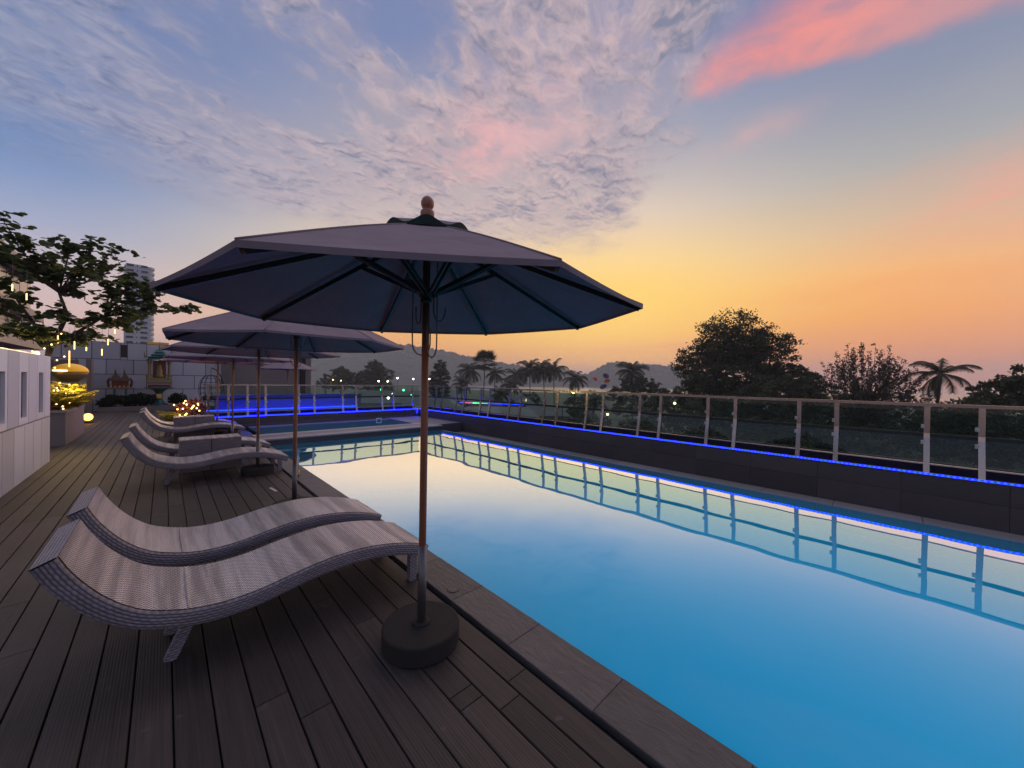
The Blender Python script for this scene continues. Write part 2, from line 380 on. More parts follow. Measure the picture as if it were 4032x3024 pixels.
M_dplant = leafmat('shrine_shrub', (.010, .018, .008, 1), (.030, .042, .016, 1), .2, .6, 3.)
M_ground = simple('ground_earth', (.026, .040, .026, 1), .9, 0., .8, .15, 2., .6)
M_hill = simple('forest_hill', (.028, .040, .022, 1), .95, 0., .7, .02, .06, .8, .3, 6.)
M_roof = simple('roof_grey', (.085, .085, .085, 1), .7, 0., .5, .6, 5., .4)
M_roof2 = simple('roof_pale', (.11, .11, .108, 1), .6, 0., .4, .5, 5., .3)
M_bwall = simple('house_wall', (.20, .19, .18, 1), .8)
M_win = simple('window_glass', (.012, .014, .018, 1), .15)
M_tower = simple('tower_paint', (.50, .50, .53, 1), .7, 0., .1, .3)
M_brown = simple('tan_render', (.21, .165, .15, 1), .85, 0., .3, 1.2, 12., .3)
M_slab = simple('cream_slab', (.50, .42, .32, 1), .7)
M_planter = simple('planter_render', (.22, .175, .145, 1), .75, 0., .3, 3., 30., .4)
M_gold = simple('gold_paint', (.60, .36, .06, 1), .35, .6)
M_teal = simple('teal_lacquer', (.03, .12, .11, 1), .4)
M_redp = simple('red_lacquer', (.16, .022, .014, 1), .45)
M_brownroof = simple('gilt_brown', (.11, .075, .032, 1), .5, .2)
M_olive = simple('olive_gold', (.24, .17, .055, 1), .45, .3)
M_sailr = simple('red_nylon', (.75, .04, .06, 1), .6); M_sailo = simple('orange_nylon', (.80, .22, .06, 1), .6); M_sailb = simple('blue_nylon', (.05, .08, .22, 1), .6)
M_plas = simple('white_plastic', (.62, .60, .57, 1), .5)
M_soil = simple('soil', (.05, .03, .02, 1), .95)

# ------------------------------------------------------------------ mesh builder
class MB:
    def __init__(s): s.v = []; s.f = []; s.uv = None
    def quad_grid(s, rows):
        """rows: list of lists of points with equal length"""
        b = len(s.v); n = len(rows[0])
        for r_ in rows: s.v += [tuple(p_) for p_ in r_]
        for i in range(len(rows) - 1):
            for j in range(n - 1):
                a = b + i * n + j; s.f.append((a, a + 1, a + n + 1, a + n))
        return s
    def box(s, c, size, rot=None, ch=0.):
        hx, hy, hz = size[0] / 2, size[1] / 2, size[2] / 2; c = Vector(c); b = len(s.v)
        if ch <= 0:
            P_ = [(-hx, -hy, -hz), (hx, -hy, -hz), (hx, hy, -hz), (-hx, hy, -hz), (-hx, -hy, hz), (hx, -hy, hz), (hx, hy, hz), (-hx, hy, hz)]
            F_ = [(0, 3, 2, 1), (4, 5, 6, 7), (0, 1, 5, 4), (1, 2, 6, 5), (2, 3, 7, 6), (3, 0, 4, 7)]
        else:
            P_ = [(-hx, -hy, -hz), (hx, -hy, -hz), (hx, hy, -hz), (-hx, hy, -hz),
                  (-hx, -hy, hz - ch), (hx, -hy, hz - ch), (hx, hy, hz - ch), (-hx, hy, hz - ch),
                  (-hx + ch, -hy + ch, hz), (hx - ch, -hy + ch, hz), (hx - ch, hy - ch, hz), (-hx + ch, hy - ch, hz)]
            F_ = [(0, 3, 2, 1), (8, 9, 10, 11), (0, 1, 5, 4), (1, 2, 6, 5), (2, 3, 7, 6), (3, 0, 4, 7), (4, 5, 9, 8), (5, 6, 10, 9), (6, 7, 11, 10), (7, 4, 8, 11)]
        for q in P_:
            q = Vector(q)
            if rot is not None: q = rot @ q
            s.v.append(tuple(c + q))
        s.f += [tuple(b + i for i in f_) for f_ in F_]
        return s
    def bar(s, p0, p1, w, h, up=(0, 0, 1)):
        p0, p1 = Vector(p0), Vector(p1); d = (p1 - p0); L = d.length; d.normalize()
        x_ = d.cross(Vector(up))
        if x_.length < 1e-5: x_ = d.cross(Vector((1, 0, 0)))
        x_.normalize(); z_ = x_.cross(d)
        R = Matrix((x_, d, z_)).transposed()
        return s.box((p0 + p1) / 2, (w, L, h), R)
    def tube(s, pts, rad, n=8, caps=True):
        pts = [Vector(q) for q in pts]; k = len(pts); b = len(s.v)
        if not hasattr(rad, '__len__'): rad = [rad] * k
        ref = None
        for i in range(k):
            d = (pts[min(i + 1, k - 1)] - pts[max(i - 1, 0)]); d = d.normalized() if d.length > 1e-9 else Vector((0, 0, 1))
            if ref is None: ref = d.orthogonal().normalized()
            ref = (ref - d * ref.dot(d)); ref = ref.normalized() if ref.length > 1e-6 else d.orthogonal().normalized()
            w = d.cross(ref)
            for j in range(n):
                a = 2 * PI * j / n; s.v.append(tuple(pts[i] + (ref * math.cos(a) + w * math.sin(a)) * rad[i]))
        for i in range(k - 1):
            for j in range(n):
                a = b + i * n + j; c_ = b + i * n + (j + 1) % n
                s.f.append((a, c_, c_ + n, a + n))
        if caps:
            s.f.append(tuple(b + j for j in reversed(range(n)))); s.f.append(tuple(b + (k - 1) * n + j for j in range(n)))
        return s
    def lathe(s, prof, n=24, c=(0, 0, 0)):
        b = len(s.v); k = len(prof)
        for r_, z_ in prof:
            for j in range(n):
                a = 2 * PI * j / n; s.v.append((c[0] + r_ * math.cos(a), c[1] + r_ * math.sin(a), c[2] + z_))
        for i in range(k - 1):
            for j in range(n):
                a = b + i * n + j; q = b + i * n + (j + 1) % n; s.f.append((a, q, q + n, a + n))
        s.f.append(tuple(b + j for j in reversed(range(n)))); s.f.append(tuple(b + (k - 1) * n + j for j in range(n)))
        return s
    def sphere(s, c, r_, n=10, sz=1.):
        prof = [(max(.001, math.sin(PI * i / n)) * r_, -math.cos(PI * i / n) * r_ * sz) for i in range(n + 1)]
        return s.lathe(prof, n + 2, c)
    def prism(s, poly, z0, z1):
        b = len(s.v); n = len(poly)
        s.v += [(x_, y_, z0) for x_, y_ in poly] + [(x_, y_, z1) for x_, y_ in poly]
        s.f.append(tuple(b + i for i in reversed(range(n)))); s.f.append(tuple(b + n + i for i in range(n)))
        for i in range(n):
            j = (i + 1) % n; s.f.append((b + i, b + j, b + n + j, b + n + i))
        return s
    def mesh(s, name, m_, smooth=False, uv=None):
        me = bpy.data.meshes.new(name); me.from_pydata([tuple(map(float, q)) for q in s.v], [], s.f); me.materials.append(m_)
        if smooth: me.shade_smooth() if hasattr(me, 'shade_smooth') else me.polygons.foreach_set('use_smooth', [True] * len(me.polygons))
        if uv is not None:
            l_ = me.uv_layers.new(name='UVMap')
            for pl in me.polygons:
                for li in pl.loop_indices: l_.data[li].uv = uv[me.loops[li].vertex_index]
        me.update(); return me
    def build(s, name, m_, parent=None, smooth=False, uv=None, loc=None):
        return link(name, s.mesh(name, m_, smooth, uv), parent, loc)
def link(name, me, parent=None, loc=None, rot=None):
    o = bpy.data.objects.new(name, me); C.objects.link(o); o.parent = parent
    if loc is not None: o.location = loc
    if rot is not None: o.rotation_euler = rot
    return o
def tag(o, label=None, cat=None, group=None, kind=None):
    if label: o['label'] = label
    if cat: o['category'] = cat
    if group: o['group'] = group
    if kind: o['kind'] = kind
    return o
def empty(name, loc=(0, 0, 0), rz=0., label=None, cat=None, group=None):
    o = bpy.data.objects.new(name, None); o.empty_display_size = .2; C.objects.link(o); o.location = loc; o.rotation_euler = (0, 0, rz)
    return tag(o, label, cat, group)
def copy_tree(o, parent=None):
    c = o.copy(); C.objects.link(c); c.parent = parent
    for ch in list(o.children): copy_tree(ch, c)
    return c
def structure(o): o['kind'] = 'structure'; return o
def sheet(name, x0, x1, y0, y1, z, m_, nx=1, ny=1):
    b = MB(); b.quad_grid([[(x0 + (x1 - x0) * j / nx, y0 + (y1 - y0) * i / ny, z) for j in range(nx + 1)] for i in range(ny + 1)])
    return b.build(name, m_)

# ------------------------------------------------------------------ the setting: deck, pool, terraces
WX = 7.55            # inner face of the seaward parapet
BY = 13.45           # inner face of the far parapet
deck = structure(sheet('deck', -6.0, 1.47, -2.5, 24.6, -.035, M_under))
PW = .1395
def plank_mesh(L):
    return MB().box((0, 0, 0), (PW - .0072, L - .004, .028), None, .003).mesh('plank', M_deck)
_pm = {}
def plank(xc, y0, L):
    L = round(L, 2)
    if L not in _pm: _pm[L] = plank_mesh(L)
    link('plank', _pm[L], deck, (xc, y0 + L / 2, -.014))
fixed = {9: 1.365, 8: 1.27, 7: 1.39, 5: .35, 4: 1.1}
for k in range(-11, 10):
    xc = .039 + PW * (k + .5)
    y = fixed.get(k, -.9 + random.uniform(-.9, .9)) - 2.4 * (1 if k in fixed else 0)
    while y > -1.2: y -= 2.4
    if k in fixed: y = fixed[k] - 2.4
    while y < 22.9:
        L = 2.4 if y < 9 else 3.6
        if k == 7 and abs(y - 1.39) < .01: plank(xc, y, .09 - .0 + .0); y += .09
        if y > -2.6: plank(xc, y, min(L, 23.0 - y))
        y += L
for k in range(-22, -11):
    xc = .039 + PW * (k + .5)
    y = 10.4
    for L in (2.4 + .4 * (k % 4), 3.6, 3.6, 3.6):
        if y < 22.5: plank(xc, y, min(L, 23.0 - y)); y += min(L, 23.0 - y)
# coping along the pool
coping = structure(sheet('coping', 1.476, 1.758, -2.5, 13.4, -.045, M_under))
cop = MB().box((0, 0, 0), (.284, .585, .04), None, .003).mesh('coping_stone', M_coping)
cop2 = MB().box((0, 0, 0), (.284, .587, .041), None, .003).mesh('coping_stone', M_coping)
y = .97 - .588 * 6
i = 0
while y < 13.2:
    link('coping_stone', cop if i % 2 else cop2, coping, (1.618 + .001 * (i % 3), y + .294, -.019 + .0006 * (i % 2))); y += .588; i += 1
# skimmer lid set in the coping
lid = link('skimmer_lid', MB().lathe([(.001, -.001), (.043, -.001), (.043, .0045), (.041, .0055), (.001, .0055)], 24).mesh('skimmer_lid', M_coping), coping, (1.565, 2.25, 0))
MB().lathe([(.032, -.002), (.047, -.002), (.047, .0025), (.032, .0025)], 24).build('rim', M_dark, lid)
# pool
pool = structure(sheet('pool_water', 1.752, 6.40, -3.0, 10.02, -.022, M_water, 6, 16))
basin = MB()
basin.box((1.70, 3.5, -.72), (.10, 13., 1.30)); basin.box((4.1, 3.5, -1.45), (4.7, 13., .1))
structure(basin.build('pool_basin', M_pooltile))
ov = MB(); ov.box((6.43, 3.4, -.65), (.07, 13.2, 1.246)); structure(ov.build('overflow_edge', M_pooltile))
tr = MB(); tr.box((6.83, 3.6, -.65), (.74, 13.4, .12)); structure(tr.build('overflow_channel', M_under))
led_ = structure(MB().box((7.375, 3.7, -.30), (.35, 13.4, .14)).build('overflow_ledge', M_under))
lm = MB().box((0, 0, 0), (.345, .893, .02), None, .002).mesh('ledge_stone', M_ledge)
for i in range(15): link('ledge_stone', lm, led_, (7.374, -2.5 + .9 * i, -.219 + .0005 * (i % 2)))
# raised strip between the two pools and the terrace behind
div = structure(MB().box((3.98, 10.53, -.45), (4.90, 1.00, 1.08)).build('pool_divider', M_tile))
dm = MB().box((0, 0, 0), (.607, .50, .03), None, .003).mesh('divider_slab', M_terr)
dm2 = MB().box((0, 0, 0), (.607, .26, .034), None, .003).mesh('divider_slab', M_ledge)
for i in range(8):
    link('divider_slab', dm2, div, (1.87 + .612 * i, 10.13, .113)); link('divider_slab', dm, div, (1.87 + .612 * i, 10.515, .105)); link('divider_slab', dm2, div, (1.87 + .612 * i, 10.90, .109))
structure(sheet('wading_pool_water', 1.80, 6.05, 11.03, 12.9, .075, M_water, 4, 2))
ter = structure(MB().box((6.78, 11.95, -.30), (1.44, 3.0, .78)).build('terrace', M_tile))
tm = MB().box((0, 0, 0), (.477, .596, .02), None, .002).mesh('terrace_slab', M_terr)
for i in range(3):
    for j in range(5): link('terrace_slab', tm, ter, (6.30 + .48 * i, 10.75 + .6 * j, .100))
wf = MB().box((3.95, 13.17, -.3), (4.3, .54, .78)).build('wading_pool_edge', M_terr); structure(wf)
b = MB(); b.box((0, -.07, .13), (.20, .03, .03)); b.box((-.085, -.07, .065), (.03, .028, .10)); b.box((.085, -.07, .065), (.03, .028, .10)); b.build('skimmer_frame', M_plas, wf, False, None, (5.62, 12.96, .02))

# ------------------------------------------------------------------ parapets with dark tiles
def parapet(name, label, along, face, a0, a1, z0, z1, thick, tl):
    root = empty(name, (face + thick / 2, (a0 + a1) / 2, z0) if along == 'y' else ((a0 + a1) / 2, face + thick / 2, z0), 0, label, 'wall')
    L = a1 - a0; H = z1 - z0
    c = MB(); c.box((0, 0, H / 2 - .01), (thick - .03, L, H - .02) if along == 'y' else (L, thick - .03, H - .02)); c.build('core', M_grout2, root)
    n = int(round(L / tl)); w = L / n
    zs = [0, H * .56, H - .025]
    for r_ in range(2):
        hh = zs[r_ + 1] - zs[r_] - .004
        me = MB().box((0, 0, 0), (.02, w - .004, hh) if along == 'y' else (w - .004, .02, hh)).mesh('tile', M_tile)
        for i in range(n):
            a = -L / 2 + w * (i + .5) + (w * .5 if r_ and i < n - 1 else 0) * 0
            zc = (zs[r_] + zs[r_ + 1]) / 2
            link('tile', me, root, (-thick / 2 + .008 + .0006 * ((i + r_) % 2), a, zc) if along == 'y' else (a, -thick / 2 + .008 + .0006 * ((i + r_) % 2), zc))
    MB().box((0, 0, H - .011), (thick, L, .022) if along == 'y' else (L, thick, .022)).build('cap', M_tile, root)
    MB().box((thick / 2 + .16, 0, H + .02), (.08, L, .22) if along == 'y' else (L, .08, .22)).build('outer_kerb', M_under, root, False, None, None if along == 'y' else (-thick / 2 - .16, thick / 2 + .16, 0))
    return root
PZ = .375
parapet('parapet_wall', 'low dark tiled parapet running along the right side of the pool', 'y', WX, -2.8, 13.7, -.23, PZ, .26, .9)
parapet('parapet_wall', 'low dark tiled parapet behind the small wading pool', 'x', BY, .75, WX - .005, .0, PZ - .004, .24, .9)

# ------------------------------------------------------------------ glass balustrades
def balustrade(name, label, org, ang, posts, end0, end1, zbase):
    """local +x along the run, local +y outwards (away from the pool)"""
    root = empty(name, org, ang, label, 'balustrade', None)
    zt, zm, zb = 1.325 - zbase, .905 - zbase, .515 - zbase; kn = .10
    prof = [(0., 0.), (kn * .98, zm), (kn + .005, zt)]
    def off(z_):
        return prof[0][0] + (prof[1][0] - prof[0][0]) * min(1, z_ / zm) + (prof[2][0] - prof[1][0]) * max(0, (z_ - zm) / (zt - zm))
    pb = MB()
    for s_ in (-1,):
        w = .058; t_ = .022
        rows = []
        for z_ in (0, zm * .5, zm - .03, zm + .03, zt - .02):
            o_ = off(z_); rows.append([(-w / 2, o_ - t_, z_), (w / 2, o_ - t_, z_), (w / 2, o_ + t_, z_), (-w / 2, o_ + t_, z_), (-w / 2, o_ - t_, z_)])
        pb.quad_grid(rows)
    post_me = pb.mesh('post', M_post)
    clip_me = MB().box((0, 0, 0), (.034, .05, .05)).mesh('clamp', M_steel)
    for a in posts:
        p_ = link('post', post_me, root, (a, 0, 0))
        for z_ in (zm - .10, zm + .12):
            link('clamp', clip_me, p_, (.037, off(z_), z_))
    L = end1 - end0; mid = (end0 + end1) / 2
    # rails
    MB().bar((end0, off(zt) - .0, zt), (end1, off(zt), zt), .062, .042).build('top_rail', M_post, root)
    MB().bar((end0, off(zm) + .034, zm), (end1, off(zm) + .034, zm), .03, .052).build('middle_rail', M_dark, root)
    MB().bar((end0, off(zb) + .03, zb), (end1, off(zb) + .03, zb), .02, .018).build('bottom_rail', M_post, root)
    # panes
    ps = sorted(posts); ed = [end0] + ps + [end1]
    for i in range(len(ed) - 1):
        a0, a1 = ed[i] + .031, ed[i + 1] - .031
        if a1 - a0 < .1: continue
        for z0, z1 in ((zb + .012, zm - .022), (zm + .022, zt - .024)):
            y0, y1 = off(z0) + .012, off(z1) + .012; q = MB(); t_ = .010
            b_ = [(a0, y0, z0), (a1, y0, z0), (a1, y1, z1), (a0, y1, z1)]
            q.v = b_ + [(x_, y_ + t_, z_) for x_, y_, z_ in b_]
            q.f = [(0, 1, 2, 3)]
            q.v = b_
            q.build('pane', M_glass, root)
    return root
per = 1.2225 * 1.1527
pr_ = []
for k in range(-2, 11):
    for a in (-.652, -.244):
        yv = a * 1.1527 + per * k
        if -2.7 < yv < 13.2: pr_.append(yv)
balustrade('glass_balustrade', 'long glass balustrade with bent steel posts on the parapet right of the pool', (WX + .03, 0, PZ), PI / 2, pr_, -2.75, 13.48, PZ)
# turned so that local +y points to -x; mirror it outwards
rb = [o for o in C.objects if o.name.startswith('glass_balustrade')][0]
rb.scale = (1, -1, 1)
bp = []
x_ = 6.56 * 1.14
for k in range(6):
    for a in (0., -.93 / 1.14 * 1.0):
        pass
xs = [7.30, 6.48, 6.02, 5.05, 4.58, 3.66, 3.20, 2.28, 1.82, 1.36, .90]
balustrade('glass_balustrade', 'glass balustrade on the far parapet with a blue light along its foot', (0, BY + .03, PZ), 0, xs, .78, WX + .1, PZ)

# LED ropes
def rope(name, pts, label, r_=.011, m_=None, parts=None):
    return tag(MB().tube(pts, r_, 6).build(name, m_ or M_led, None, True), label, 'light rope')
rope('led_rope', [(WX + .012 + .003 * math.sin(i * .7), -2.7 + 16.1 * i / 40, PZ + .013) for i in range(41)], 'straight blue light rope along the top of the right hand parapet')
rope('led_rope', [(.95 + 6.45 * i / 40, BY + .012 + .006 * math.sin(i * 1.3), PZ + .012 + .008 * abs(math.sin(i * .9))) for i in range(41)] + [(7.44, BY - .02, PZ + .0), (7.45, BY - .03, PZ - .07), (7.42, BY - .03, PZ - .15)],
     'wavy blue light rope on the far parapet with its loose end hanging at the corner', .014, emis('led_rope_far', (.0015, .004, 1., 1), 30.))
# lower terrace behind the far parapet, washed in blue
structure(MB().box((3.9, 15.6, .06), (6.6, 4.5, .2)).build('far_terrace', M_fwall))
fp = empty('far_wall', (3.8, 17.9, .1), 0, 'pale low wall behind the far glass balustrade washed by a second blue light', 'wall')
MB().box((.35, .1, .36), (5.5, .2, .72)).build('body', M_fwall, fp)
MB().box((.35, .1, .74), (5.6, .28, .04)).build('cap', M_fwall, fp)
rope('led_rope', [(1.12 + 5.35 * i / 20, 17.45, .30) for i in range(21)], 'second blue light rope seen through the far balustrade glass', .016, M_led2)

# ------------------------------------------------------------------ parasols
UR = 1.20; UZ = 1.957
def make_parasol():
    root = empty('parasol', (0, 0, 0))
    MB().lathe([(.001, 0), (.212, 0), (.222, .015), (.224, .104), (.220, .111), (.212, .114), (.001, .114)], 40).build('base', M_base, root)
    MB().tube([(0, 0, .10), (0, 0, 2.52)], .0212, 14).build('pole', M_wood, root, True)
    sl = MB().tube([(0, 0, .11), (0, 0, .575)], .0255, 16).build('sleeve', M_sleeve, root, True)
    MB().lathe([(.026, .112), (.050, .113), (.050, .124), (.036, .130), (.026, .130)], 20).build('collar', M_base, sl)
    k = MB(); k.tube([(.024, -.012, .43), (.062, -.030, .43)], .006, 8); k.tube([(.062, -.030, .39), (.062, -.030, .47)], .008, 8)
    k.build('knob', M_brass, sl, True)
    MB().lathe([(.001, 2.485), (.041, 2.487), (.041, 2.540), (.037, 2.548), (.027, 2.552), (.025, 2.557), (.031, 2.565), (.038, 2.582), (.038, 2.600), (.031, 2.618), (.018, 2.631), (.001, 2.636)], 24).build('finial', M_wood, root, True)
    MB().lathe([(.022, 2.005), (.034, 2.01), (.034, 2.025), (.026, 2.032), (.041, 2.042), (.041, 2.075), (.028, 2.084), (.022, 2.09)], 20).build('runner', M_rib, root, True)
    MB().lathe([(.022, 2.375), (.045, 2.38), (.045, 2.42), (.022, 2.43)], 20).build('top_hub', M_rib, root, True)
    # canopy: eight panels hung between the ribs
    NR, NA = 12, 8
    def surf(r_, a, lift=0.):
        k = (a / (PI / 4)) % 1.0; kk = abs(k - .5) * 2           # 1 on a rib, 0 mid panel
        ca = math.cos(PI / 8) / math.cos((k - .5) * PI / 4)        # chord
        t_ = r_
        rad = .05 + (UR - .05) * t_ * (1 - (1 - ca) * 1.0) - .008 * t_ ** 4 * (1 - kk ** 2)
        z_ = 2.440 - (2.440 - UZ) * (t_ ** 1.06) - .030 * math.sin(PI * min(1, t_)) * (1 - kk ** 2) * t_ + .006 * math.sin(PI * t_)
        z_ -= .004 * (1 - kk ** 2) * t_ ** 5
        return Vector((rad * math.cos(a), rad * math.sin(a), z_ + lift))
    c = MB(); rows = []; th = .0025
    for sgn in (1, -1):
        rows.append([[surf(i / NR, 2 * PI * j / 64, th * sgn) for j in range(65)] for i in range(NR + 1)])
    c.quad_grid(rows[0])
    rim0 = rows[0][-1]; rim1 = [q + Vector((0, 0, -.016)) for q in rows[1][-1]]
    c.quad_grid([rim0, rim1])
    can = c.build('canopy', M_canopy, root, True)
    li = MB(); li.quad_grid([list(reversed(r_)) for r_ in rows[1]]); li.build('canopy_underside', M_under_tint, can, True)  # underside of the same cloth, with the light correction painted into its colour
    for k in range(8):       # seams
        a = k * PI / 4; MB().tube([surf(.16 + .84 * i / 10, a, .004) for i in range(11)], .004, 5).build('seam', M_canopy, can, True)
    # ruffled wind vent on top
    v = MB(); N = 96; rws = []
    for i in range(7):
        t_ = i / 6; ring = []
        for j in range(N + 1):
            a = 2 * PI * j / N; w = math.cos(8 * a)
            rad = .03 + (.262 - .03) * t_ * (1 + .02 * w)
            ring.append(Vector((rad * math.cos(a), rad * math.sin(a), 2.488 - .092 * t_ ** 1.1 + (.020 * (.5 - .5 * w) - .020 * (.5 + .5 * w)) * t_ ** 2)))
        rws.append(ring)
    v.quad_grid(rws); vo = v.build('vent', M_vent, can, True)
    e = MB(); e.quad_grid([[q + Vector((0, 0, .002)) for q in rws[-1]], [Vector((q.x * .985, q.y * .985, min(q.z - .012, 2.352 + .0))) if False else q * 1.0 + Vector((0, 0, -.050 * (.25 + .75 * (.5 - .5 * math.cos(8 * 2 * PI * j / N))))) for j, q in enumerate(rws[-1])]])
    e.build('vent_trim', M_hem, can, True)
    for k in range(8):
        a = k * PI / 4; dx, dy = math.cos(a), math.sin(a)
        p0 = (dx * .045, dy * .045, 2.405); p1 = surf(1.0, a, -.018); p1 = p1 * .985 + Vector((0, 0, .985 * 0 + .015 * p1.z))
        r_ = MB().bar(p0, p1, .017, .026).build('rib', M_rib, root)
        q1 = Vector(p0).lerp(Vector(p1), .345) + Vector((0, 0, -.010))
        n = Vector((-dy, dx, 0)) * .013
        s_ = MB(); s_.bar(Vector((dx * .038, dy * .038, 2.06)) + n, q1 + n, .008, .024); s_.bar(Vector((dx * .038, dy * .038, 2.06)) - n, q1 - n, .008, .024)
        s_.build('strut', M_rib, r_)
    # pulley cords hanging beside the pole
    cd = MB()
    def loop(x0, y0, x1, y1, zt0, zt1, zb):
        pts = []
        for i in range(25):
            t_ = i / 24
            if t_ < .35: pts.append((x0, y0, zt0 + (zb + .07 - zt0) * t_ / .35))
            elif t_ > .65: pts.append((x1, y1, zb + .07 + (zt1 - zb - .07) * (t_ - .65) / .35))
            else:
                w = (t_ - .35) / .30; pts.append((x0 + (x1 - x0) * (.5 - .5 * math.cos(PI * w)), y0 + (y1 - y0) * (.5 - .5 * math.cos(PI * w)), zb + .07 - .07 * math.sin(PI * w)))
        cd.tube(pts, .0042, 5)
    ex, ey = -.537, -.843
    loop(-.078 * ex, -.078 * ey, .015 * ex + .02, .015 * ey - .02, 2.32, 1.86, 1.70); loop(.066 * ex, .066 * ey, .02 * ex - .02, .02 * ey + .02, 2.33, 1.88, 1.685)
    loop(.045 * ex, .045 * ey, .115 * ex, .115 * ey, 2.05, 1.98, 1.90); loop(-.03 * ex, -.03 * ey, -.06 * ex, -.06 * ey, 2.02, 1.98, 1.88)
    cd.build('cord', M_cord, root, True)
    return root
par = make_parasol()
pspots = [(1.115, 1.925, 1.372, 'nearest grey parasol with round black base, standing beside the closest lounger'),
          (1.10, 4.80, 1.15, 'grey parasol whose foot is hidden behind the second nearest lounger'),
          (1.10, 7.12, 1.30, 'grey parasol with black base beside the third lounger from the camera'),
          (1.10, 10.2, 1.22, 'grey parasol in front of the fifth lounger near the wading pool'),
          (1.03, 12.60, 1.35, 'farthest grey parasol of the row on the deck, beside the far parapet'),
          (4.02, 19.0, 1.18, 'grey parasol standing alone beyond the far glass balustrade')]
for i, (x_, y_, a, lab) in enumerate(pspots):
    o = par if i == 0 else copy_tree(par)
    o.location = (x_, y_, 0); o.rotation_euler = (0, 0, a)
    tag(o, lab, 'parasol', 'grey parasols on wooden poles')
_n = Vector((-.0257, -.0152, 1)).normalized()
_nl = Matrix.Rotation(-1.38, 3, 'Z') @ _n
_tilt = Matrix.Translation((Matrix.Rotation(-1.38, 3, 'Z') @ Vector((.013, -.012, 0)))) @ Matrix.Translation((0, 0, 2.0)) @ Vector((0, 0, 1)).rotation_difference(_nl).to_matrix().to_4x4() @ Matrix.Translation((0, 0, -2.0))
par.rotation_euler = (0, 0, 1.38)
for ch in par.children:          # the nearest canopy sits a touch askew on its pole
    if ch.name.split('.')[0] in ('canopy', 'rib'): ch.matrix_local = _tilt

# ------------------------------------------------------------------ wicker loungers
TOP = [(-.385, .790), (-.340, .735), (-.300, .650), (-.235, .548), (-.168, .468), (-.095, .404), (-.017, .360), (.10, .320), (.20, .302), (.30, .298), (.42, .306), (.54, .326),
       (.66, .347), (.80, .364), (.93, .369), (1.06, .362), (1.20, .342), (1.32, .314), (1.43, .280), (1.53, .242)]
TOP = TOP[1:]
def smooth_curve(pts, n):
    P_ = [np.array(q) for q in pts]; P_ = [2 * P_[0] - P_[1]] + P_ + [2 * P_[-1] - P_[-2]]; out = []
    m_ = len(P_) - 3
    for i in range(n + 1):
        t_ = m_ * i / n; k = min(int(t_), m_ - 1); t_ -= k; a, b_, c_, d = P_[k:k + 4]
        out.append(.5 * ((2 * b_) + (-a + c_) * t_ + (2 * a - 5 * b_ + 4 * c_ - d) * t_ ** 2 + (-a + 3 * b_ - 3 * c_ + d) * t_ ** 3))
    return out
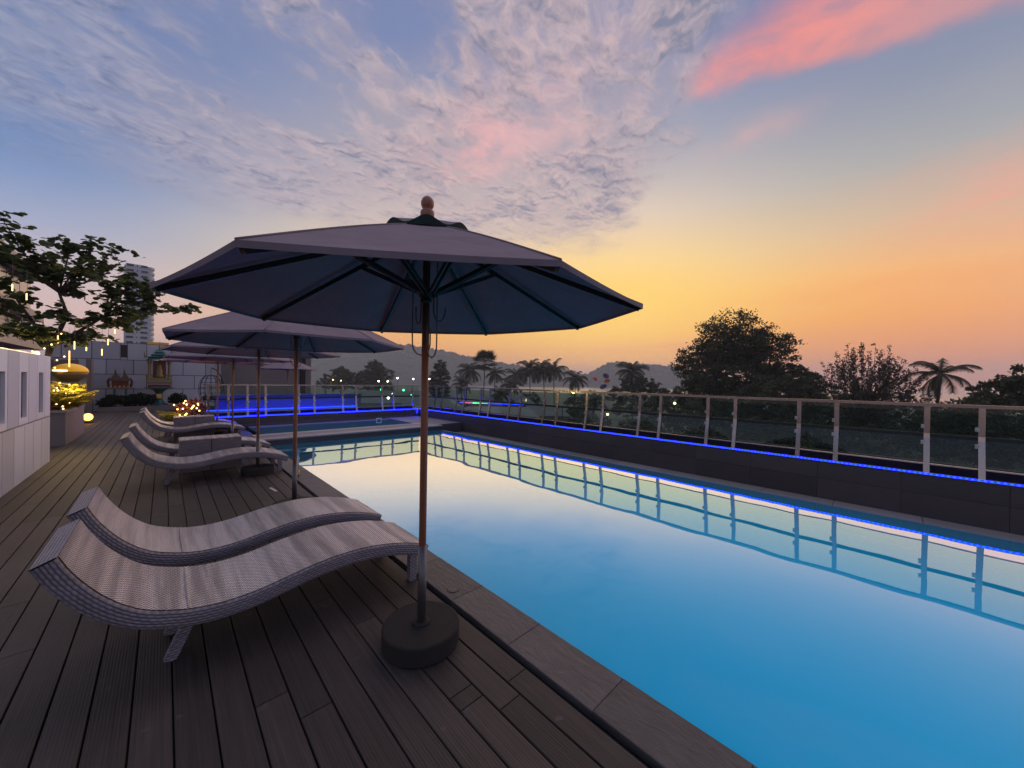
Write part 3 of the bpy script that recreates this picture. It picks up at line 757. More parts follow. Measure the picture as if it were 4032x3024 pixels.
def make_lounger():
    root = empty('sun_lounger', (0, 0, 0)); W = .62; N = 60; T = .088
    cv = smooth_curve(TOP, N); nor = []; arc = [0.]
    for i in range(N + 1):
        d = cv[min(i + 1, N)] - cv[max(i - 1, 0)]; d = d / np.linalg.norm(d); nor.append(np.array((-d[1], d[0])))
        if i: arc.append(arc[-1] + np.linalg.norm(cv[i] - cv[i - 1]))
    bot = [cv[i] - nor[i] * T for i in range(N + 1)]
    def strip(rows, uvs, name, m_, parent=root):
        b_ = MB(); uv = []
        for R_, U_ in zip(rows, uvs):
            b_.quad_grid(R_)
            for u_ in U_: uv += u_
        return b_.build(name, m_, parent, False, uv)
    e = .012   # rounded edge
    side_rows, side_uv = [], []
    for y0, sg in ((0., -1), (W, 1)):
        R_, U_ = [], []
        prof = [(0., e), (e * .3, e * .3), (e, 0.)]         # (depth below top, inset)
        lv = [(0., e * 1.6), (e * .35, e * .45), (e, 0.), (T * .5, -.003), (T - e, 0.), (T - e * .35, e * .45), (T, e * 1.6)]
        for dz, ins in lv:
            R_.append([(cv[i][0] - nor[i][0] * dz, y0 - sg * ins, cv[i][1] - nor[i][1] * dz) for i in range(N + 1)])
            U_.append([(arc[i], dz) for i in range(N + 1)])
        if sg > 0: R_ = [list(reversed(q)) for q in R_]; U_ = [list(reversed(q)) for q in U_]
        R_.reverse(); U_.reverse()
        side_rows.append(R_); side_uv.append(U_)
    def cap(i, outn):
        R_, U_ = [], []
        for dz in (0., .004, T * .5, T - .004, T):
            bul = .006 if 0 < dz < T else 0
            R_.append([(cv[i][0] - nor[i][0] * dz + outn[0] * bul, y_, cv[i][1] - nor[i][1] * dz + outn[1] * bul) for y_ in np.linspace(.006, W - .006, 12)])
            U_.append([(y_, dz) for y_ in np.linspace(0, W, 12)])
        return R_, U_
    d0 = (cv[0] - cv[1]); d0 /= np.linalg.norm(d0); d1 = (cv[-1] - cv[-2]); d1 /= np.linalg.norm(d1)
    for i, dn in ((0, d0), (N, d1)):
        R_, U_ = cap(i, dn); side_rows.append(R_); side_uv.append(U_)
    side_rows.append([[(bot[i][0], y_, bot[i][1]) for i in range(N + 1)] for y_ in (W - e * 1.5, e * 1.5)]); side_uv.append([[(arc[i], y_) for i in range(N + 1)] for y_ in (W, 0)])
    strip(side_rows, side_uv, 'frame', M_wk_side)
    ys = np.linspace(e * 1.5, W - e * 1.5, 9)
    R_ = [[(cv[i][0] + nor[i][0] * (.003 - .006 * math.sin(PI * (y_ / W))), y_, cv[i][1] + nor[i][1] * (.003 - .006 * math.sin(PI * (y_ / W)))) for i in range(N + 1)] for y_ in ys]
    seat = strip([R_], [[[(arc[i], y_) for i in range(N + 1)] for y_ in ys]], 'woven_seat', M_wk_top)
    i0 = min(range(N + 1), key=lambda i: abs(cv[i][0] - .11))
    MB().tube([(cv[i0][0] + nor[i0][0] * .003, y_, cv[i0][1] + nor[i0][1] * .003) for y_ in np.linspace(.02, W - .02, 8)], .0035, 6).build('seam', M_seam, seat, True)
    for y_ in (.17, W - .17):
        b_ = MB(); q = b_.bar((.135, y_, .245), (.030, y_, .0), .052, .045, (0, 1, 0)); b_.build('leg', M_wk_side, root, False, [((p_[0]) * 1., p_[2]) for p_ in b_.v])
    for y_ in (.030, W - .030):
        b_ = MB(); b_.box((1.405, y_, .10), (.056, .05, .20)); b_.build('leg', M_wk_side, root, False, [(p_[0], p_[2]) for p_ in b_.v])
    return root
lg = make_lounger()
lsp = [(0, 2.55, 0, 'nearest wicker lounger, beside the parasol with the black base'),
       (0.0, 3.40, .01, 'second nearest wicker lounger, just behind the closest one'),
       (-.01, 7.02, .0, 'third wicker lounger from the camera, in front of the wicker side tables'),
       (.0, 8.50, .012, 'fourth wicker lounger from the camera, half hidden by two wicker side tables'),
       (.0, 11.68, .0, 'fifth wicker lounger from the camera, beside the wading pool'),
       (-.02, 12.82, -.01, 'farthest wicker lounger, in front of the lit flower planter')]
for i, (x_, y_, a, lab) in enumerate(lsp):
    o = lg if i == 0 else copy_tree(lg)
    o.location = (x_, y_, 0); o.rotation_euler = (0, 0, a); tag(o, lab, 'sun lounger', 'wavy wicker sun loungers on the deck')
def make_cube():
    root = empty('side_table', (0, 0, 0)); w, d, h = .395, .40, .52
    b_ = MB(); b_.box((0, 0, h / 2), (w, d, h - .0), None, .008)
    me = b_.mesh('body', M_wk_side); l_ = me.uv_layers.new(name='UVMap')
    for pl in me.polygons:
        nx, ny, nz = [abs(q) for q in pl.normal]
        for li in pl.loop_indices:
            c_ = me.vertices[me.loops[li].vertex_index].co
            l_.data[li].uv = (c_.y, c_.z) if nx > .6 else ((c_.x, c_.z) if ny > .6 else (c_.x, c_.y))
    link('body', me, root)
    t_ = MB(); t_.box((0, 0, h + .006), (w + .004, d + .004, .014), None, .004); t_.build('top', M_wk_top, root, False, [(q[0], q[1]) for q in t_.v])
    f_ = MB(); [f_.box((sx * .16, sy * .16, .004), (.03, .03, .02)) for sx in (-1, 1) for sy in (-1, 1)]; f_.build('feet', M_dark, root)
    return root
cb = make_cube()
csp = [(.37, 8.05, 'left wicker side table between the third and fourth loungers'), (.775, 8.04, 'right wicker side table between the third and fourth loungers'),
       (.36, 12.54, 'left wicker side table between the two farthest loungers'), (.765, 12.55, 'right wicker side table between the two farthest loungers')]
for i, (x_, y_, lab) in enumerate(csp):
    o = cb if i == 0 else copy_tree(cb); o.location = (x_, y_, 0); tag(o, lab, 'side table', 'wicker cube side tables between the loungers')
tag(MB().box((1.10, 5.94, .0045), (.035, .24, .004), Matrix.Rotation(.12, 3, 'Z')).build('paper_strip', M_plas), 'small white strip lying on the deck by the pool coping', 'strip')

# ------------------------------------------------------------------ white tiled wall on the left
ww = empty('stone_wall', (-1.58, 7.9, 0), 0, 'white stone tiled wall with tall recessed slots at the left edge', 'wall')
MB().box((-.02, 0, .925), (.16, 4.88, 1.85)).build('core', M_grout, ww)
fx = .10   # face offset from root x (= -1.48)
def wbox(y0, y1, z0, z1, name='tile', parent=ww, m_=M_white, x0=-.06, x1=fx):
    q = MB(); q.box(((x0 + x1) / 2, (y0 + y1) / 2 - 7.9, (z0 + z1) / 2), (x1 - x0, y1 - y0, z1 - z0)); return q.build(name, m_, parent)
ZJ = .80; ZT = 1.865; gp = .022
for i in range(10):
    y0 = 10.35 - .374 - .506 * (i) ; y1 = y0 + .506 - gp
    if i == 0:
        wbox(9.976, 10.35, ZJ + gp, ZT)
    y0 = 9.976 - .505 * (i + 1); y1 = y0 + .505 - gp
    if y0 < 5.4: break
    if i % 2 == 0:
        s0, s1 = y0 + .095, y1 - .095; z0, z1 = .912, 1.577
        q = MB()
        for (a0, a1, b0, b1) in ((y0, s0, ZJ + gp, ZT), (s1, y1, ZJ + gp, ZT), (s0, s1, ZJ + gp, z0), (s0, s1, z1, ZT)):
            q.box(((fx - .06) / 2, (a0 + a1) / 2 - 7.9, (b0 + b1) / 2), (fx + .06, a1 - a0, b1 - b0))
        t_ = q.build('tile', M_white, ww)
        wbox(s0, s1, z0, z1, 'slot_back', t_, M_slot, -.05, fx - .045)
    else:
        wbox(y0, y1, ZJ + gp, ZT)
for i in range(11):
    y1 = 10.35 if i == 0 else 10.262 - .503 * (i - 1) - gp; y0 = 10.262 - .503 * i
    wbox(y0, y1 if i else 10.35, 0.002, ZJ)
wbox(10.356, 10.372, 0.002, ZT, 'end_tile', ww, M_white, -.10, fx)
tag(MB().tube([(-1.545, 5.6 + .25 * i, 1.878 + .004 * math.sin(i * 2.)) for i in range(18)], .008, 6).build('light_strip', M_warm2, None, True), 'warm white light strip along the top of the white tiled wall', 'light strip')
tag(MB().sphere((-1.56, 9.92, 1.90), .032, 10).build('bulb', M_warm, None, True), 'single glowing bulb on top of the white wall near its corner', 'bulb')

# ------------------------------------------------------------------ planter, tree with round leaves, fairy lights
pl = empty('planter', (-2.6, 13.75, 0), 0, 'long rendered planter with pale rim behind the white wall', 'planter')
MB().box((0, 0, .36), (2.06, 2.52, .72)).build('body', M_planter, pl)
b_ = MB(); b_.box((1.0, 0, .745), (.10, 2.58, .05)); b_.box((0, -1.25, .745), (1.90, .10, .05)); b_.box((0, 1.25, .745), (1.90, .10, .05)); b_.build('rim', M_ledge, pl)
MB().box((-.05, 0, .735), (1.9, 2.4, .02)).build('soil', M_soil, pl)

def leaf_round(sz):
    b_ = MB(); n = 7; pts = [(0, 0, 0)]
    for i in range(n):
        a = 2 * PI * i / n; pts.append((sz * (.5 + .5 * math.cos(a)), sz * .48 * math.sin(a), .10 * sz * math.sin(a) ** 2))
    b_.v = [(sz * .5, 0, -.02 * sz)] + pts[1:]; b_.f = [(0, 1 + i, 1 + (i + 1) % n) for i in range(n)]
    return b_
tree = empty('broadleaf_tree', (-2.05, 13.1, .74), 0, 'small tree with round leaves hung with warm lights behind the white wall', 'tree')
T0 = Vector((-2.05, 13.1, .74))
tips_ = [(-2.48, 12.6, 4.80), (-2.75, 13.0, 4.35), (-2.30, 13.4, 4.05), (-2.18, 12.7, 4.35), (-1.60, 13.0, 4.62), (-1.28, 13.2, 4.85), (-.78, 12.8, 4.60), (-.60, 13.3, 4.15), (-.50, 13.0, 3.90), (-1.03, 13.5, 4.25),
         (-.10, 12.9, 3.62), (.62, 12.9, 3.40), (.02, 13.1, 3.36), (-.45, 12.6, 2.98), (-2.17, 13.2, 3.2), (-2.45, 12.7, 2.75), (-1.6, 12.7, 2.72), (-1.2, 13.3, 2.55), (-2.6, 13.3, 3.5), (-1.80, 13.0, 3.75),
         (-.28, 13.3, 3.75), (-2.9, 12.9, 3.0), (-1.0, 12.8, 3.1), (-1.45, 13.5, 3.4), (-.75, 13.4, 2.75), (-1.9, 12.5, 2.5), (-2.9, 13.4, 2.6), (-1.35, 12.5, 3.95), (-1.9, 12.8, 2.6), (-1.5, 12.9, 2.45), (-2.3, 12.9, 2.35), (-1.2, 12.9, 2.8), (-.85, 13.0, 2.72), (-1.7, 13.2, 2.95), (-2.5, 12.7, 3.9), (-1.95, 13.2, 4.3), (-1.0, 12.9, 3.75)]
tb = MB(); twigs = []
f1 = Vector((-1.86, 13.05, 2.15)); f0 = T0
tb.tube([f0, f0.lerp(f1, .5) + Vector((-.04, 0, 0)), f1], [.075, .06, .05], 8)
f2 = Vector((-1.62, 13.0, 2.9)); f3 = Vector((-1.75, 13.05, 3.4)); f4 = Vector((-2.25, 13.0, 3.0)); f5 = Vector((-1.05, 12.98, 2.95))
tb.tube([f1, f2], [.05, .035], 7); tb.tube([f2, f3], [.034, .024], 7); tb.tube([f1, f4], [.04, .024], 7); tb.tube([f1, f5], [.038, .026], 7)
nodes_ = [f2, f3, f4, f5, f1]
for q in tips_:
    q = Vector(q); s_ = min(nodes_, key=lambda n_: (n_ - q).length + (0 if n_.z < q.z + .3 else .8))
    mid = s_.lerp(q, .55) + Vector((random.uniform(-.1, .1), random.uniform(-.1, .1), random.uniform(.0, .18)))
    pth = [s_, s_.lerp(mid, .6), mid, mid.lerp(q, .5) + Vector((0, 0, .04)), q]
    tb.tube(pth, [.022, .017, .013, .009, .004], 6); twigs.append(pth)
trunk = tb.build('trunk', M_bark, tree, True); trunk.location = -T0
leafpos = []
def add_leaf(p_, d_):
    leafpos.append((p_, d_))
for pth in twigs:
    segs = [(pth[1], pth[2]), (pth[2], pth[3]), (pth[3], pth[4])]
    for a, b_ in segs:
        L = (b_ - a).length; n = int(L / .026) + 2
        for i in range(n):
            p_ = a.lerp(b_, (i + random.random()) / n)
            side = 1 if i % 2 else -1; an = random.uniform(0, 2 * PI)
            add_leaf(p_, Vector((math.cos(an), math.sin(an), random.uniform(-.5, .5))))
    # side shoots
    for _ in range(8):
        a = pth[1].lerp(pth[4], random.random() ** .7) if _ % 3 == 0 else pth[2].lerp(pth[4], random.random()); dr = Vector((random.uniform(-1, 1), random.uniform(-.8, .8), random.uniform(-.45, .6))).normalized() * random.uniform(.25, .5)
        n = 10
        for i in range(n):
            add_leaf(a + dr * ((i + .5) / n) + Vector((0, 0, -.06 * (i / n) ** 2)), Vector((random.uniform(-1, 1), random.uniform(-1, 1), random.uniform(-.6, .4))))
leafpos = [q for q in leafpos if not (q[0].x > -.2 and q[0].z < 3.2)]
random.shuffle(leafpos)
lmes = [leaf_round(s_).mesh('leaf', M_leaf, False) for s_ in (.11, .13, .15)]
fb = MB()
for i, (p_, d_) in enumerate(leafpos):
    d_ = d_.normalized(); up = Vector((random.uniform(-.6, .6), random.uniform(-.6, .6), 1)).normalized()
    y_ = up.cross(d_); y_ = y_.normalized() if y_.length > 1e-4 else Vector((0, 1, 0)); z_ = d_.cross(y_)
    R_ = Matrix((d_, y_, z_)).transposed()
    if i < 300:
        o = link('leaf', lmes[i % 3], tree, p_ - T0, R_.to_euler())
    else:
        q = leaf_round(random.uniform(.09, .15)); b0 = len(fb.v)
        fb.v += [tuple(R_ @ Vector(w) + p_ - T0) for w in q.v]; fb.f += [tuple(b0 + k for k in f_) for f_ in q.f]
tag(fb.build('foliage', M_leaf, tree), None, None, None, 'stuff')
# hanging light tubes in the tree
tubes = [(-1.483, 12.75, 2.30, 2.12, 'under the middle of the tree'), (-1.549, 12.7, 2.08, 1.72, 'longest, hanging in front of the gold dome'), (-1.313, 12.8, 2.21, 2.10, 'third from the right'),
         (-1.074, 12.8, 2.16, 2.01, 'lowest on the right'), (-.981, 12.8, 2.40, 2.26, 'second from the right'), (-.873, 12.8, 2.64, 2.54, 'rightmost and highest'), (-1.727, 12.8, 2.41, 2.24, 'leftmost, by the trunk'),
         (-2.30, 12.6, 3.40, 3.26, 'upper left, among the leaves'), (-2.12, 12.6, 3.24, 3.10, 'upper left, lower of the two')]
for x_, y_, z0, z1, w in tubes:
    o = empty('light_tube', (x_, y_, z0), 0, 'warm glowing light tube hanging in the tree, ' + w, 'hanging light', 'hanging light tubes in the tree')
    MB().tube([(0, 0, 0), (0, 0, z1 - z0)], .010, 8).build('tube', M_tube, o, True); MB().tube([(0, 0, .5), (.01, 0, 0)], .003, 5).build('cord', M_cord, o, True)
def bulbs(name, label, pts, r_=.014):
    o = empty(name, pts[0], 0, label, 'string lights')
    for i, q in enumerate(pts): MB().sphere((0, 0, 0), r_, 6).build('bulb', M_warm, o, True, None, Vector(q) - Vector(pts[0]))
    cb_ = MB(); cb_.tube([Vector(q) - Vector(pts[0]) for q in pts], .0025, 4); cb_.build('wire', M_cord, o)
    return o
random.seed(5)
bulbs('string_lights', 'warm fairy lights wound round the tree trunk and limbs', [(-2.0 + .1 * math.sin(i * 2.1) + .045 * (i % 7), 12.95 + .08 * math.cos(i * 2.1), .85 + .085 * i) for i in range(20)])
bulbs('string_lights', 'warm fairy lights lying along the rim of the long planter', [(-1.62 - .03 * (i % 2), 12.62 + .19 * i, .80 + .04 * (i % 3)) for i in range(12)])

def frond_plant(name, label, c, n, L, m_, spread=1., parent=None, z0=0., leafw=.018, nleaf=13):
    root = empty(name, c, 0, label, 'plant'); b_ = MB()
    for k in range(n):
        an = random.uniform(0, 2 * PI); el = random.uniform(.35, 1.35) if L < .6 else random.uniform(.75, 1.5); ll = L * random.uniform(.6, 1.)
        h = Vector((math.cos(an), math.sin(an), 0)); p_ = Vector((random.uniform(-.1, .1) * spread, random.uniform(-.1, .1) * spread, 0)); pts = [p_]
        for i in range(1, 8):
            e_ = el - (i / 7) ** 1.5 * (1.3 if L < .6 else .95); p_ = p_ + (h * math.cos(e_) * spread + Vector((0, 0, math.sin(e_)))) * ll / 7; pts.append(p_)
        b_.tube(pts, [.006] * 8, 3, False)
        sd = Vector((-h.y, h.x, 0))
        for i in range(nleaf):
            t_ = .2 + .8 * i / nleaf; q = pts[int(t_ * 7)].lerp(pts[min(7, int(t_ * 7) + 1)], (t_ * 7) % 1)
            for sg in (-1, 1):
                l_ = ll * .30 * math.sin(PI * (.15 + .85 * t_)) + .02; e = q + (sd * sg * .9 + h * .45 + Vector((0, 0, random.uniform(-.5, .1)))) * l_
                w = h * leafw; b0 = len(b_.v); mid = q.lerp(e, .5) + Vector((0, 0, .01))
                b_.v += [tuple(q), tuple(mid - w), tuple(e), tuple(mid + w)]; b_.f.append((b0, b0 + 1, b0 + 2, b0 + 3))
    b_.build('fronds', m_, root)
    return root
def leaf_blob(b_, c, rad, n, sz, squash=1., hollow=.55):
    """n small folded leaf faces spread through an ellipsoid"""
    c = np.array(c, float); rad = np.array(rad if hasattr(rad, '__len__') else (rad, rad, rad * squash), float)
    d = rng.normal(size=(n, 3)); d /= np.linalg.norm(d, axis=1)[:, None]
    r_ = (hollow + (1 - hollow) * rng.random(n)) ** .8
    p_ = c + d * rad * r_[:, None]
    ax = rng.normal(size=(n, 3)); ax /= np.linalg.norm(ax, axis=1)[:, None]
    bx = np.cross(ax, rng.normal(size=(n, 3))); bx /= np.linalg.norm(bx, axis=1)[:, None] + 1e-9
    s_ = sz * (.6 + .8 * rng.random(n))[:, None]
    b0 = len(b_.v)
    V_ = np.stack([p_ - ax * s_, p_ + bx * s_ * .45, p_ + ax * s_, p_ - bx * s_ * .45], 1).reshape(-1, 3)
    b_.v += list(map(tuple, V_)); b_.f += [(b0 + 4 * i, b0 + 4 * i + 1, b0 + 4 * i + 2, b0 + 4 * i + 3) for i in range(n)]
random.seed(3)
frond_plant('areca_plant', 'bushy yellow green palm lit by fairy lights in the long planter', (-1.70, 13.05, .75), 120, .78, M_gplant, .9)
frond_plant('areca_plant', 'taller yellow green palm at the back of the long planter, before the gold dome', (-1.95, 14.35, .75), 60, 1.0, M_gplant, .8)
frond_plant('red_plant', 'small reddish leafy plant at the front of the long planter', (-1.95, 12.75, .75), 16, .34, M_rplant, 1., None, 0., .03, 6)
frond_plant('areca_plant', 'darker feathery palm behind the gold dome in the long planter', (-2.2, 14.2, .75), 26, .8, M_dplant)
bulbs('string_lights', 'warm fairy lights in the bushy palm of the long planter', [(-1.75 + random.uniform(-.3, .28), 13.0 + random.uniform(-.35, .1), .85 + random.uniform(0, .62)) for i in range(16)], .012)
pt = bpy.data.lights.new('fairy_light_glow', 'POINT'); pt.energy = 45.; pt.color = (1, .66, .22); pt.shadow_soft_size = .12
po = bpy.data.objects.new('fairy_light_glow', pt); C.objects.link(po); po.location = (-1.50, 12.75, 1.35)
# gold dome
gdm = empty('gold_dome', (-2.03, 16.4, 1.35), 0, 'glowing gold painted dome lamp behind the fairy lit palm', 'lamp')
m_, g = mat('lit_gold'); nn = g.noise(wpos(g), 9., 3., .5)
MB().lathe([(.36 * math.cos(PI * .5 * i / 9) + .001, .24 * math.sin(PI * .5 * i / 9)) for i in range(10)], 28, (.05, 0, .28)).build('shade', finish(m_, g, princ(g, (.75, .40, .03, 1), .4, .3, None, .5, **{'Emission Color': g.mix(nn, (1., .42, .0, 1), (1., .55, .02, 1)), 'Emission Strength': .22})), gdm, True)
MB().lathe([(.001, 0), (.14, 0), (.18, .03), (.27, .10), (.33, .19), (.355, .279), (.001, .282)], 24, (.05, 0, 0)).build('bowl', M_olive, gdm, True)
MB().bar((-.22, -.36, .31), (.04, -.36, .31), .02, .03).build('light_bar', M_warm, gdm)
stg = MB(); stg.box((-2.03, 16.4, .675), (.5, .5, 1.35)); tag(stg.build('pedestal', M_planter), 'plain pedestal under the gold dome lamp', 'pedestal')
# globe lamp on the deck
gl_ = empty('globe_lamp', (-1.80, 18.0, 0), 0, 'small amber globe lamp standing on the deck beyond the planter', 'lamp')
MB().lathe([(.001, 0), (.13, 0), (.13, .05), (.08, .08), (.001, .08)], 16).build('foot', M_dark, gl_); MB().sphere((0, 0, .19), .115, 14).build('globe', M_amber, gl_, True)

# ------------------------------------------------------------------ shrine corner
lw = empty('tile_wall', (-.75, 24.55, 0), 0, 'tall grey stone tiled wall with small windows behind the shrines', 'wall')
MB().box((0, .13, 1.53), (5.8, .22, 3.06)).build('core', M_grout, lw)
M_gtile = stone('grey_stone_tile', (.40, .38, .40, 1), (.52, .50, .51, 1), 20., 20., .75, .2, .002)
rows_ = [(0.02, .93), (.93, 1.60), (1.60, 2.27), (2.27, 3.05)]
for r_, (z0, z1) in enumerate(rows_):
    x0 = -2.9 + (.43 if r_ % 2 else 0) - .86
    while x0 < 2.9:
        a, b_ = max(x0, -2.9), min(x0 + .86, 2.9)
        if b_ - a > .05:
            wins = [w for w in ((-.74, -.52), (-.11, .03)) if r_ == 3 and a < w[0] and w[1] < b_]
            if wins:
                w0, w1 = wins[0]; q = MB()
                for (c0, c1, d0_, d1_) in ((a, w0, z0, z1), (w1, b_, z0, z1), (w0, w1, z0, 2.39), (w0, w1, 2.95, z1)): q.box(((c0 + c1) / 2, .01, (d0_ + d1_) / 2), (c1 - c0 - .02, .03, d1_ - d0_ - .02))
                t_ = q.build('tile', M_gtile, lw); MB().box(((w0 + w1) / 2, .016, 2.67), (w1 - w0, .006, .56)).build('window', M_win, t_)
            else: MB().box(((a + b_) / 2, .01, (z0 + z1) / 2), (b_ - a - .024, .03, z1 - z0 - .024)).build('tile', M_gtile, lw)
        x0 += .86
pf = MB(); pf.box((-.6, 23.75, .10), (2.9, 1.4, .20)); structure(pf.build('shrine_platform', M_planter))
tag(MB().box((-2.28, 23.2, 1.1), (.16, .6, 2.2)).build('pillar', M_planter), 'slim tan pillar at the left end of the shrine platform', 'pillar')
tag(MB().box((-3.4, 21.2, 1.05), (2.1, .16, 2.1)).build('side_wall', M_planter), 'dim tan garden wall behind the long planter', 'wall')

def shrine(name, label, c, s_, tall):
    root = empty(name, c, 0, label, 'shrine')
    if tall:
        MB().lathe([(.30, 0), (.30, .06), (.20, .12), (.12, .25), (.12, .55), (.20, .68), (.34, .76), (.34, .80)], 8).build('pedestal', M_teal, root)
        MB().box((0, -.14, .42), (.18, .03, .2)).build('plaque', M_gold, root)
        q = MB(); q.box((0, 0, .815), (.98, .7, .035), None, .01); q.build('table', M_teal, root)
        q = MB(); q.box((0, 0, .885), (.76, .56, .10), None, .02); q.build('tier', M_redp, root)
        q = MB(); q.box((0, 0, 1.02), (.86, .62, .07), None, .02); q.box((0, 0, 1.13), (.90, .66, .05), None, .015); q.box((0, 0, 1.22), (.82, .58, .10), None, .02); q.build('tier', M_olive, root)
        for sx in (-1, 1):
            for sy in (-1, 1):
                MB().lathe([(.07, 1.27), (.05, 1.32), (.045, 1.85), (.08, 2.02), (.10, 2.10)], 8, (sx * .33, sy * .22, 0)).build('column', M_olive, root)
        q = MB(); q.box((0, .15, 1.65), (.44, .06, .78)); q.build('niche', M_redp, root)
        q = MB(); q.lathe([(.14, 1.28), (.16, 1.36), (.10, 1.44), (.12, 1.58), (.07, 1.72), (.06, 1.84), (.02, 1.95)], 10); q.build('figure', M_olive, root, True)
        q = MB()
        for i, w in enumerate((1.0, .78, .56, .34)):
            z0 = 2.12 + .11 * i; q.v += [(-w / 2, -w * .34, z0), (w / 2, -w * .34, z0), (w / 2, w * .34, z0), (-w / 2, w * .34, z0), (-w * .34, 0, z0 + .13), (w * .34, 0, z0 + .13)]
            b0 = len(q.v) - 6; q.f += [(b0, b0 + 1, b0 + 5, b0 + 4), (b0 + 2, b0 + 3, b0 + 4, b0 + 5), (b0 + 1, b0 + 2, b0 + 5), (b0 + 3, b0, b0 + 4), (b0 + 3, b0 + 2, b0 + 1, b0)]
        q.build('roof', M_teal, root)
        for sx in (-1, 1): MB().tube([(sx * .40, 0, 2.16), (sx * .49, 0, 2.24), (sx * .50, 0, 2.36), (sx * .47, 0, 2.50)], [.04, .03, .02, .004], 6).build('horn', M_olive, root, True)
        MB().tube([(0, 0, 2.55), (0, 0, 2.95)], [.05, .004], 8).build('spire', M_olive, root)
    else:
        for sx in (-1, 1):
            for sy in (-1, 1): MB().box((sx * .16, sy * .15, .36), (.06, .06, .72)).build('leg', M_teal, root)
        q = MB(); q.box((0, 0, .74), (.80, .55, .04), None, .01); q.build('table', M_planter, root)
        q = MB(); q.box((0, .05, .90), (.46, .34, .28)); q.build('house', M_redp, root)
        for sx in (-1, 1):
            q = MB(); w = .30; z0 = 1.03
            cx_ = sx * .13
            q.v = [(cx_ - .17, -.24, z0), (cx_ + .17, -.24, z0), (cx_ + .17, .24, z0), (cx_ - .17, .24, z0), (cx_, -.22, z0 + .34), (cx_, .22, z0 + .34)]
            q.f = [(0, 1, 4), (1, 2, 5, 4), (2, 3, 5), (3, 0, 4, 5), (3, 2, 1, 0)]; q.build('roof', M_brownroof, root)
            MB().tube([(cx_, -.2, z0 + .30), (cx_ - sx * .01, -.22, z0 + .42), (cx_, -.2, z0 + .58)], [.035, .025, .003], 6).build('horn', M_olive, root, True)
            MB().tube([(sx * .30, -.1, .78), (sx * .34, -.1, 1.02), (sx * .28, -.1, 1.18)], [.05, .04, .01], 6).build('finial', M_redp, root)
        q = MB(); [q.sphere((-.25 + .12 * i, -.2, .80), .035, 6) for i in range(5)]; q.build('offerings', M_gold, root)
    root.scale = (s_, s_, s_)
    return root
shrine('spirit_shrine', 'tall tiered gold and teal shrine on a pedestal against the tiled wall', (-.19, 23.6, .20), 1.0, True)
shrine('spirit_house', 'small spirit house with twin pointed gables left of the tall shrine', (-1.43, 23.6, .20), 1.08, False)
random.seed(9)
for i, (x_, y_, h, lab) in enumerate([(-1.75, 23.3, .55, 'dark shrub left of the small spirit house'), (-1.15, 23.35, .5, 'dark shrub between the spirit house and the tall shrine'), (-.65, 23.4, .6, 'dark shrub just left of the tall shrine pedestal'), (.35, 23.45, .65, 'dark shrub right of the tall shrine pedestal')]):
    o = empty('shrub', (x_, y_, .2), 0, lab, 'shrub', 'shrubs round the shrines'); b_ = MB()
    for k in range(6): leaf_blob(b_, (random.uniform(-.2, .2), random.uniform(-.1, .1), h * random.uniform(.3, .7)), .22, 130, .07)
    b_.build('leaves', M_dplant, o); MB().tube([(0, 0, 0), (0, 0, h * .5)], .02, 5).build('stem', M_bark, o)

# planter with flowers and fairy lights by the far loungers
p2 = empty('flower_planter', (.45, 15.0, 0), 0, 'low white planter box behind the farthest lounger', 'planter')
MB().box((0, 0, .12), (.95, .5, .22)).build('box', M_plas, p2); MB().box((0, 0, .235), (.86, .42, .02)).build('soil', M_soil, p2)
frond_plant('flower_bush', 'yellow green arching plant on the left of the white planter box', (.20, 14.95, .24), 40, .50, M_gplant, 1.1, None, 0., .014)
o = empty('flower_bush', (.62, 15.0, .24), 0, 'reddish leafy bush on the right of the white planter box', 'plant'); b_ = MB()
for k in range(8): leaf_blob(b_, (random.uniform(-.25, .25), random.uniform(-.12, .12), random.uniform(.15, .48)), .17, 120, .05)
b_.build('leaves', M_rplant, o)
bulbs('string_lights', 'warm fairy lights in the bushes of the white planter box', [(.42 + random.uniform(-.42, .42), 14.78 + random.uniform(-.06, .06), .3 + random.uniform(0, .52)) for i in range(20)], .02)
pt = bpy.data.lights.new('flower_light_glow', 'POINT'); pt.energy = 9.; pt.color = (1, .66, .28); pt.shadow_soft_size = .1
po = bpy.data.objects.new('flower_light_glow', pt); C.objects.link(po); po.location = (.35, 14.6, .75)

# ------------------------------------------------------------------ buildings on the left
bw = empty('annex_building', (3.9, 27.0, -8.6), 0, 'plain tan rendered building wall beyond the far balustrade', 'building')
b_ = MB(); pts = [(-3.05, 0), (2.95, 0)]
prof = [(-3.05, 0.), (2.94, 0.), (2.94, 11.30)] + [(2.94 - .35 * (1 - math.cos(a)), 11.30 + .35 * math.sin(a)) for a in (PI / 8, PI / 4, 3 * PI / 8, PI / 2)] + [(-3.05, 11.65)]
n = len(prof); b_.v = [(x_, -.9, z_) for x_, z_ in prof] + [(x_, 4.0, z_) for x_, z_ in prof]
b_.f = [tuple(range(n)), tuple(reversed(range(n, 2 * n)))] + [(i + n, (i + 1) % n + n, (i + 1) % n, i) for i in range(n)]
b_.build('wall', M_brown, bw)
MB().box((2.45, -.96, 10.4), (.28, .10, 2.4)).build('downpipe_recess', M_dark, bw)
tag(MB().box((1.05, 25.2, 1.35), (.22, .3, 2.7)).build('pillar', M_gtile), 'grey pillar between the tiled wall and the tan building', 'pillar')
